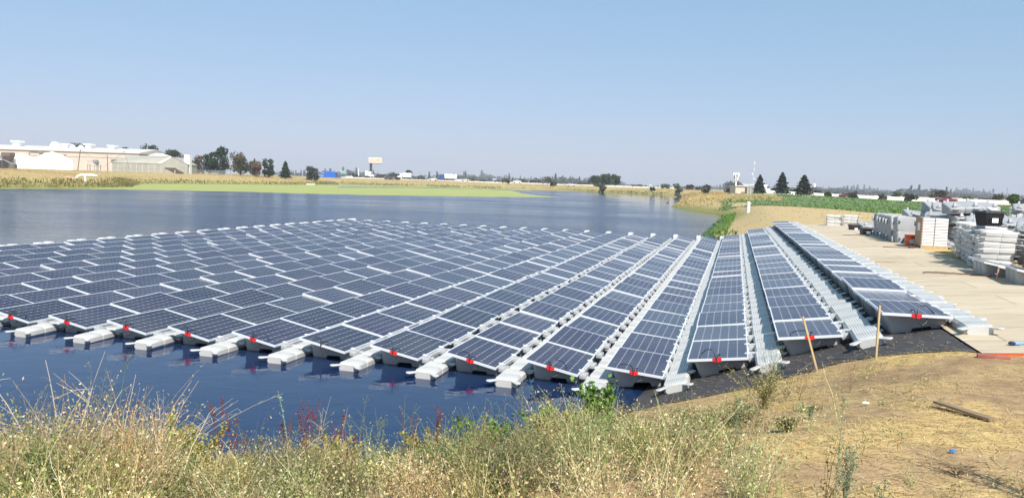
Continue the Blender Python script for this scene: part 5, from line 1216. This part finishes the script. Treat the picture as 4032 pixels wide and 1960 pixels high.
# plant heights: tall mounds at the left crest, lower in the middle
hh = .30+.22*(wav(x*.8+3, y*.7)*.5+.5)+.28*sstep(-.40, -.50, x/y)+.14*sstep(-.16, .02, x/y)
hh = hh*(1-.62*sstep(.13, .18, x/y)*(1-sstep(.30, .34, x/y))*sstep(5.5, 7, y))
hh = hh*np.random.uniform(.75, 1.15, N)*np.clip(.4+dsh*.35, .45, 1.0)
gr = wav(x*.55+5, y*.55+1)*.5+.5
def weeds(x, y, z, hh, gr, ns, nl, cid=None):
    n = len(x); X = np.repeat(x, ns); Y = np.repeat(y, ns); Z = np.repeat(z, ns)-.03; H = np.repeat(hh, ns)*np.random.uniform(.55, 1.1, n*ns); Gq = np.repeat(gr, ns)
    a = np.random.uniform(0, 2*np.pi, n*ns); l = np.random.uniform(.1, .75, n*ns)*H
    t = np.linspace(0, 1, 5)[None, :]
    P = np.stack([X[:, None]+np.cos(a)[:, None]*l[:, None]*t**1.5, Y[:, None]+np.sin(a)[:, None]*l[:, None]*t**1.5, Z[:, None]+H[:, None]*(t-.12*t**3)], -1)
    P += np.random.normal(size=P.shape)*.012*t[0][None, :, None]
    isg = np.random.rand(n*ns) < np.clip((Gq-.40)*1.7, 0.05, .85)
    col = np.where(isg[:, None], pick(WEEDG, n*ns), pick(WEED, n*ns))
    if cid is not None:
        tint_ = np.random.RandomState(4).uniform(.45, 1.42, (1000, 1))*np.random.RandomState(5).uniform(.86, 1.14, (1000, 3)); tn = np.repeat(tint_[cid], ns, 0); col = np.clip(col*tn, 0, .8)
    out = [ribbons(P, np.random.uniform(.003, .006, n*ns), np.clip(col*1.1, 0, .75))]
    m_ = n*ns*nl; si = np.repeat(np.arange(n*ns), nl); tt = np.random.uniform(.25, 1.02, m_)
    seg = np.clip((tt*4).astype(int), 0, 3); fr_ = tt*4-seg
    c = P[si, seg]*(1-fr_[:, None])+P[si, seg+1]*fr_[:, None]; c += np.random.normal(size=c.shape)*.028
    cl = np.where(isg[si][:, None], pick(WEEDG, m_, .3), pick(WEED, m_, .35))
    if cid is not None: cl = np.clip(cl*tn[si], 0, .8)
    ax = P[si, seg+1]-P[si, seg]; ax /= np.linalg.norm(ax, axis=1)[:, None]+1e-9
    out.append(leaf_cloud(c, np.random.uniform(.010, .028, m_), cl, .75, axis=ax, bias=1.0)); return out
def dead_stems(x, y, z, hh):
    i = np.random.randint(len(x), size=380); n = len(i); a = np.random.uniform(0, 6.28, n); L = np.random.uniform(.3, .8, n); t = np.linspace(0, 1, 6)[None, :]
    up = np.random.uniform(.3, .85, n)*hh[i]*1.2
    P = np.stack([x[i][:, None]+np.cos(a)[:, None]*L[:, None]*t*.8, y[i][:, None]+np.sin(a)[:, None]*L[:, None]*t*.8, z[i][:, None]+up[:, None]*(1.9*t-.95*t**2)], -1)+np.random.normal(size=(n, 6, 3))*.012
    return [ribbons(P, np.random.uniform(.003, .007, n), pick([(.62, .54, .38), (.55, .47, .30), (.48, .40, .22)], n))]
emit_stuff('dry_weeds', weeds(x, y, z, hh*np.random.RandomState(6).uniform(.7, 1.25, 900)[near], gr, 8, 14, near)+dead_stems(x, y, z, hh), 'dense dry tan and olive weeds on the bank in the foreground', 'weeds')
# sparse weeds among the bare earth
N = 900; x = np.random.uniform(-1, 7, N); y = np.random.uniform(2.5, 13, N); den = weed_density(x, y); u_, v_ = uv(x, y)
k = (den < .5) & (u_ < front_edge(v_)-.1) & (wav(x*.9+2, y*.9)+np.random.normal(size=N)*.25 > .32) & in_view(x, y); x, y = x[k], y[k]; z = T(x, y)
emit_stuff('low_weeds', weeds(x, y, z, np.random.uniform(.05, .16, len(x)), np.full(len(x), .62), 5, 8), 'low sparse weeds scattered over the bare earth', 'weeds')
# straw litter
N = 110000; x = np.random.uniform(-2, 8, N); y = np.random.uniform(2.3, 13.5, N); u_, v_ = uv(x, y)
pt_d = sstep(.3, .72, fract(x, y))
k = (u_ < front_edge(v_)+.12) & (np.random.rand(N) < .10+pt_d*1.0) & in_view(x, y) & (weed_density(x, y) < .8); x, y = x[k], y[k]; z = T(x, y)+np.random.uniform(.004, .02, len(x)); n = len(x)
a = np.random.normal(0, .9, n); L = np.random.uniform(.03, .22, n)*np.random.uniform(.3, 1, n); t = np.linspace(-.5, .5, 3)[None, :]
P = np.stack([x[:, None]+np.cos(a)[:, None]*L[:, None]*t, y[:, None]+np.sin(a)[:, None]*L[:, None]*t, z[:, None]+np.random.normal(size=(n, 3))*.006], -1)
A = np.stack([-np.sin(a), np.cos(a), np.zeros(n)], -1)[:, None, :]*np.random.uniform(.001, .0028, n)[:, None, None]
V = np.stack([P-A, P+A], 2).reshape(-1, 3); i = np.arange(n)[:, None]*6+np.arange(2)[None]*2; F = np.stack([i, i+1, i+3, i+2], -1).reshape(-1, 4)
emit_stuff('straw_litter', [(V, F, np.repeat(pick([(.56, .42, .19), (.46, .32, .13), (.60, .47, .25), (.30, .2, .1)], n), 6, 0))], 'loose straw scattered over the bare earth', 'straw')
# chaff on the liner
N = 420; u_ = np.random.uniform(-1.5, .6, N); v_ = np.random.uniform(14.2, 18.2, N); k = u_ > front_edge(v_)+.05; u_, v_ = u_[k], v_[k]; x, y = xy(u_, v_); n = len(x); z = base_h(x, y)[0]+.035
a = np.random.uniform(0, 6.28, n); L = np.random.uniform(.02, .09, n); P = np.stack([x[:, None]+np.cos(a)[:, None]*L[:, None]*t, y[:, None]+np.sin(a)[:, None]*L[:, None]*t, z[:, None]+np.zeros((n, 3))], -1)
A = np.stack([-np.sin(a), np.cos(a), np.zeros(n)], -1)[:, None, :]*np.random.uniform(.002, .005, n)[:, None, None]; V = np.stack([P-A, P+A], 2).reshape(-1, 3); i = np.arange(n)[:, None]*6+np.arange(2)[None]*2; F = np.stack([i, i+1, i+3, i+2], -1).reshape(-1, 4)
emit_stuff('chaff_on_liner', [(V, F, np.repeat(pick([(.5, .42, .28), (.4, .33, .2)], n), 6, 0))], 'bits of straw blown onto the black liner', 'straw')
# ---------------- single plants that stand out
def plant(name, label, cat, px, py, D, h, stems, col, leafc=None, spread=.5, nbr=7, brl=.35, leaf=.02, nleaf=0, r=.004, arch=0.0, seed=1, lean=0.0, group=None, up=1.0):
    rn = np.random.RandomState(seed); x, y = at_d(px, D); z = Tf(x, y); parts = []; lf_ = []
    if h > 5: h = max(.15, top_z(px, h, D)-z)
    t = thing(name, label, cat, (x, y, z-.02), group=group); mb = MB()
    for s_ in range(stems):
        a = rn.uniform(0, 6.28); l = rn.uniform(.1, 1)*spread*h+0; H = h*rn.uniform(.75, 1.05); lx = math.cos(a)*l+lean*H; ly = math.sin(a)*l*.6
        pts = [Vector((lx*q**1.6, ly*q**1.6, H*(q-arch*q**3))) for q in np.linspace(0, 1, 7)]
        mb.tube(pts, list(np.linspace(r*1.3, r*.35, 7)), 4)
        for b in range(nbr):
            q = rn.uniform(.3, .95); i_ = min(int(q*6), 5); p0 = pts[i_].lerp(pts[i_+1], q*6-i_); ba = rn.uniform(0, 6.28); bl_ = brl*H*rn.uniform(.4, 1)*(1.15-q)
            dirv = Vector((math.cos(ba), math.sin(ba)*.6, 0)); bp = [p0, p0+dirv*bl_*.45+Vector((0, 0, bl_*.35*up)), p0+dirv*bl_*.85+Vector((0, 0, bl_*(.6*up-arch*.9)))]
            mb.tube(bp, [r*.6, r*.45, r*.25], 3)
            if nleaf:
                for m_ in range(nleaf): f = rn.rand(); c = bp[0].lerp(bp[1], f*2) if f < .5 else bp[1].lerp(bp[2], f*2-1); lf_.append(tuple(c+Vector(rn.normal(size=3)*leaf*.5)))
        if nleaf:
            for m_ in range(nleaf*4): f = rn.uniform(.35, 1); i_ = min(int(f*6), 5); lf_.append(tuple(pts[i_].lerp(pts[i_+1], f*6-i_)+Vector(rn.normal(size=3)*leaf*.7)))
    cm = mat(name+'_stem', col, .8, noise=.2)
    mb.build('stems', cm, t)
    if lf_:
        P = np.array(lf_); np.random.seed(seed); v, f, k = leaf_cloud(P, np.random.uniform(.6, 1.3, len(P))*leaf, pick(leafc, len(P), .3), 1.1); link('leaves', np_mesh('leaves', v, f, k, M['leaf']), t)
    return t
PALE = (.55, .48, .38)
GP_ = 'pale dead stalks on the left of the bank'
plant('dead_stalk', 'pale arching dead stalk at the far left, leaning left', 'dead plant', 130, 0, 6.9, 1345, 1, PALE, spread=.1, nbr=9, brl=.75, r=.006, arch=.10, seed=2, lean=-.42, group=GP_, up=.5)
plant('dead_stalk', 'tall pale dead stalk with drooping branches next to the brown seed head', 'dead plant', 226, 0, 6.9, 1345, 1, PALE, spread=.06, nbr=7, brl=.8, r=.007, arch=.12, seed=14, lean=-.05, group=GP_, up=.6)
plant('dead_stalk', 'forked pale dead stalk leaning right', 'dead plant', 265, 0, 7.0, 1365, 1, PALE, spread=.1, nbr=4, brl=.6, r=.006, arch=0, seed=6, lean=.22, group=GP_)
plant('dead_stalk', 'wiry pale dead bush sprawling right over the water in the middle left', 'dead plant', 640, 0, 7.8, 1500, 9, PALE, spread=.9, nbr=7, brl=.45, r=.004, arch=.08, seed=4, lean=.6, group=GP_)
plant('dead_stalk', 'tangled pale dead bush left of the red dock', 'dead plant', 540, 0, 7.6, 1560, 9, PALE, spread=.9, nbr=7, brl=.4, r=.003, arch=.12, seed=5, lean=.2, group=GP_)
plant('dead_stalk', 'thin pale branching stalk among the red dock stems in the middle', 'dead plant', 1255, 0, 8.2, 1545, 2, PALE, spread=.2, nbr=6, brl=.5, r=.004, seed=8, lean=.05, group=GP_)
RED = (.20, .04, .025); REDL = [(.26, .05, .03), (.20, .035, .025), (.30, .08, .04)]
for i_, (px, D, h, st, lab) in enumerate(((628, 7.7, 1590, 2, 'single dark red dock stem by the yellow-green spire'), (880, 7.8, 1555, 2, 'tallest red dock of the left group'), (920, 7.8, 1600, 2, 'red dock right of the tallest left one'), (720, 7.7, 1640, 3, 'reddish dock half hidden by the tangled bush'), (985, 7.8, 1675, 3, 'low red dock near the left group edge'),
                                       (1145, 8.1, 1600, 3, 'slanting red dock left of the pale stalk'), (1215, 8.2, 1560, 5, 'thick red dock clump with many stems in the middle'), (1320, 8.1, 1620, 6, 'spreading rusty dock clump right of the pale stalk'), (1400, 8.0, 1690, 5, 'low brownish red dock at the water edge'), (1650, 8.5, 1620, 3, 'red dock left of the drooping seed heads'), (1745, 8.6, 1590, 4, 'red dock with drooping seed heads in the right group'))):
    plant('red_dock', lab, 'dock plant', px, 0, D, h, st, RED, REDL, spread=.28, nbr=8, brl=.16, leaf=.016, nleaf=10, r=.0035, seed=30+i_, group='red dock plants at the water edge', up=1.6)
SG = (.20, .24, .15); SGL = [(.22, .27, .15), (.28, .31, .19), (.18, .24, .11)]
for i_, (px, D, h, st, lab) in enumerate(((430, 7.4, 1375, 2, 'grey-green feathery stalk left of the tangled bush'), (345, 7.3, 1405, 2, 'brownish feathery stalk beside the forked dead one'), (1420, 8.2, 1545, 2, 'left thin green mustard stalk before the water'), (1480, 8.2, 1550, 2, 'second thin green mustard stalk'), (1520, 8.2, 1585, 2, 'short green mustard stalk, third in line'), (1610, 8.3, 1490, 2, 'tallest green branching mustard stalk in the middle'),
                                       (2010, 8.8, 1490, 2, 'thin stalk left of the hanging float reflection'), (2170, 9.1, 1455, 2, 'spiky green stalk below the red tape'), (2085, 9.0, 1445, 2, 'slim green stalk between the grass and the spiky one'), (2440, 9.6, 1490, 2, 'thin green stalk right of the leafy bush'), (3080, 9.8, 1335, 4, 'grey-green feathery bush stalk before the second right row'), (3370, 4.7, 1545, 1, 'tall thin green stalk rising from the bare earth'), (3400, 4.4, 1745, 5, 'dark green stalk cluster at the bottom right'), (3560, 4.3, 1865, 3, 'small dark stalk at the bottom right'), (2950, 6.2, 1570, 2, 'slim green stalk on the straw at right'), (3245, 7.5, 1655, 5, 'thin dark green stalks on the dry patch'))):
    plant('mustard_stalk', lab, 'weed', px, 0, D, h, st, SG, SGL, spread=.22, nbr=12, brl=.42, leaf=.014, nleaf=5, r=.003, seed=60+i_, group='thin green stalks', up=1.4)
plant('nodding_stalk', 'pale green stalk with a nodding tip over the open water', 'weed', 1155, 0, 8.0, 1525, 1, (.36, .44, .24), [(.38, .48, .26)], spread=.02, nbr=4, brl=.16, leaf=.02, nleaf=6, r=.0045, arch=.06, seed=90, lean=-.14)
plant('cattail', 'green stem with a rust-brown seed head beside the tall dead stalk', 'reed', 233, 0, 6.95, 1400, 1, (.20, .25, .09), [(.36, .13, .05)], spread=.02, nbr=1, brl=.04, leaf=.02, nleaf=8, r=.006, seed=91)
plant('yellow_spire', 'yellow-green flowering spire between the red docks', 'weed', 673, 0, 7.7, 1605, 2, (.25, .30, .06), [(.36, .42, .08), (.3, .36, .07)], spread=.05, nbr=12, brl=.10, leaf=.03, nleaf=14, r=.006, seed=92)
YG = [(.36, .38, .08), (.30, .30, .06), (.42, .40, .12), (.33, .22, .06)]
for i_, (px, D, h, lab) in enumerate(((790, 7.2, 1665, 'yellow-green low umbrella weed left of the docks'), (700, 7.3, 1690, 'brownish yellow umbrella weed below the spire'), (1330, 7.7, 1705, 'yellow-green low weed in the middle'), (1690, 8.1, 1690, 'yellow-green weed under the right docks'), (2280, 9.0, 1595, 'yellow-green mound left of the leafy bush'))):
    plant('umbrella_weed', lab, 'weed', px, 0, D, h, 12, (.2, .2, .06), YG, spread=.7, nbr=6, brl=.4, leaf=.028, nleaf=9, r=.003, seed=100+i_, group='yellow-green weeds')
BG = [(.13, .24, .04), (.18, .30, .06), (.10, .19, .035)]
plant('leafy_bush', 'bright green leafy bush in front of the tenth walkway float tip', 'bush', 2385, 0, 9.3, 1495, 12, (.14, .2, .06), BG, spread=.35, nbr=9, brl=.4, leaf=.065, nleaf=5, r=.004, seed=110)
plant('leafy_bush', 'lower green leafy bush left of the tallest leafy one', 'bush', 2200, 0, 8.9, 1600, 14, (.14, .2, .06), BG+YG[:1], spread=.9, nbr=8, brl=.5, leaf=.05, nleaf=6, r=.004, seed=111)
plant('leafy_bush', 'green leafy weed at the left bottom among the dry weeds', 'bush', 190, 0, 4.9, 1770, 8, (.14, .2, .06), BG, spread=.6, nbr=5, brl=.4, leaf=.075, nleaf=3, r=.004, seed=112)
plant('leafy_bush', 'small green leafy weed in the middle below the red docks', 'bush', 1940, 0, 8.3, 1640, 12, (.14, .2, .06), BG, spread=.8, nbr=7, brl=.5, leaf=.055, nleaf=5, r=.004, seed=113)
def grass_tuft(label, px, D, h, n, cols, lean, seed, wd=.009):
    np.random.seed(seed); x, y = at_d(px, D); X = x+np.random.normal(size=n)*.09; Y = y+np.random.normal(size=n)*.09
    v, f, k = tufts('', '', '', X, Y, np.random.uniform(.6, 1, n)*h, cols, 1, wd, lean=lean, curl=.25)
    o = link('grass_tuft', np_mesh('grass_tuft', v-np.array([x, y, 0]), f, k, M['leaf'])); o.location = (x, y, 0); return tag(o, label, 'grass', 'green grass tufts')
grass_tuft('long-bladed green grass tuft arching over the water', 1880, 8.4, .80, 90, [(.20, .30, .07), (.26, .34, .10)], .9, 120)
grass_tuft('green grass tuft just right of the arching one', 2090, 8.8, .62, 60, [(.16, .25, .06), (.22, .3, .08)], .6, 121)
grass_tuft('dark green short grass tuft on the straw at right', 3230, 8.1, .16, 70, [(.10, .14, .05), (.14, .17, .06)], .9, 122)
# bushy dry weeds at the liner edge
for i_, (px, D, h, s_, lab) in enumerate(((3060, 9.0, 1445, 26, 'bushy dry weed at the edge of the liner'), (2990, 7.6, 1590, 30, 'wide dry weed on the earth, left of the liner bush'), (3150, 6.9, 1690, 26, 'dry weed mound nearer the camera than the liner bush'), (2780, 7.3, 1610, 30, 'dry olive weed mound right of the dense weeds'))):
    plant('dry_bush', lab, 'weed', px, 0, D, h, s_, (.34, .28, .14), WEED+WEEDG, spread=1.1, nbr=5, brl=.35, leaf=.022, nleaf=7, r=.003, seed=130+i_, group='dry bushy weeds')
plant('dead_stalk', 'twisted dead root and twigs on the earth at the bottom right', 'dead plant', 3860, 0, 5.4, .13, 8, (.25, .17, .1), spread=3.0, nbr=5, brl=.9, r=.006, arch=.3, seed=150, group=GP_)

plant('bare_shrub', 'bare twiggy shrub off the bottom right corner, nearest the camera', 'shrub', 4480, 0, 3.3, 1.5, 6, (.22, .16, .1), spread=.13, nbr=12, brl=.22, r=.010, seed=160, lean=.02)
plant('bare_shrub', 'bare shrub beyond the right edge whose twig shadows cross the earth', 'shrub', 4640, 0, 4.3, 1.9, 6, (.22, .16, .1), spread=.16, nbr=12, brl=.25, r=.010, seed=161, lean=.02)

# ------------------------------------------------------------------ summer haze
hzm = bpy.data.materials.new('haze'); hzm.use_nodes = True; t = hzm.node_tree
t.nodes.remove(t.nodes['Principled BSDF']); pv = t.nodes.new('ShaderNodeVolumePrincipled')
pv.inputs['Color'].default_value = (.82, .84, .95, 1); pv.inputs['Density'].default_value = .00026; pv.inputs['Anisotropy'].default_value = 0
t.links.new(pv.outputs[0], t.nodes['Material Output'].inputs['Volume'])
tag(MB().box(-3200, 3200, -3200, 3200, -4.5, 70).build('haze', hzm), 'pale summer haze over the valley', 'haze', kind='stuff')
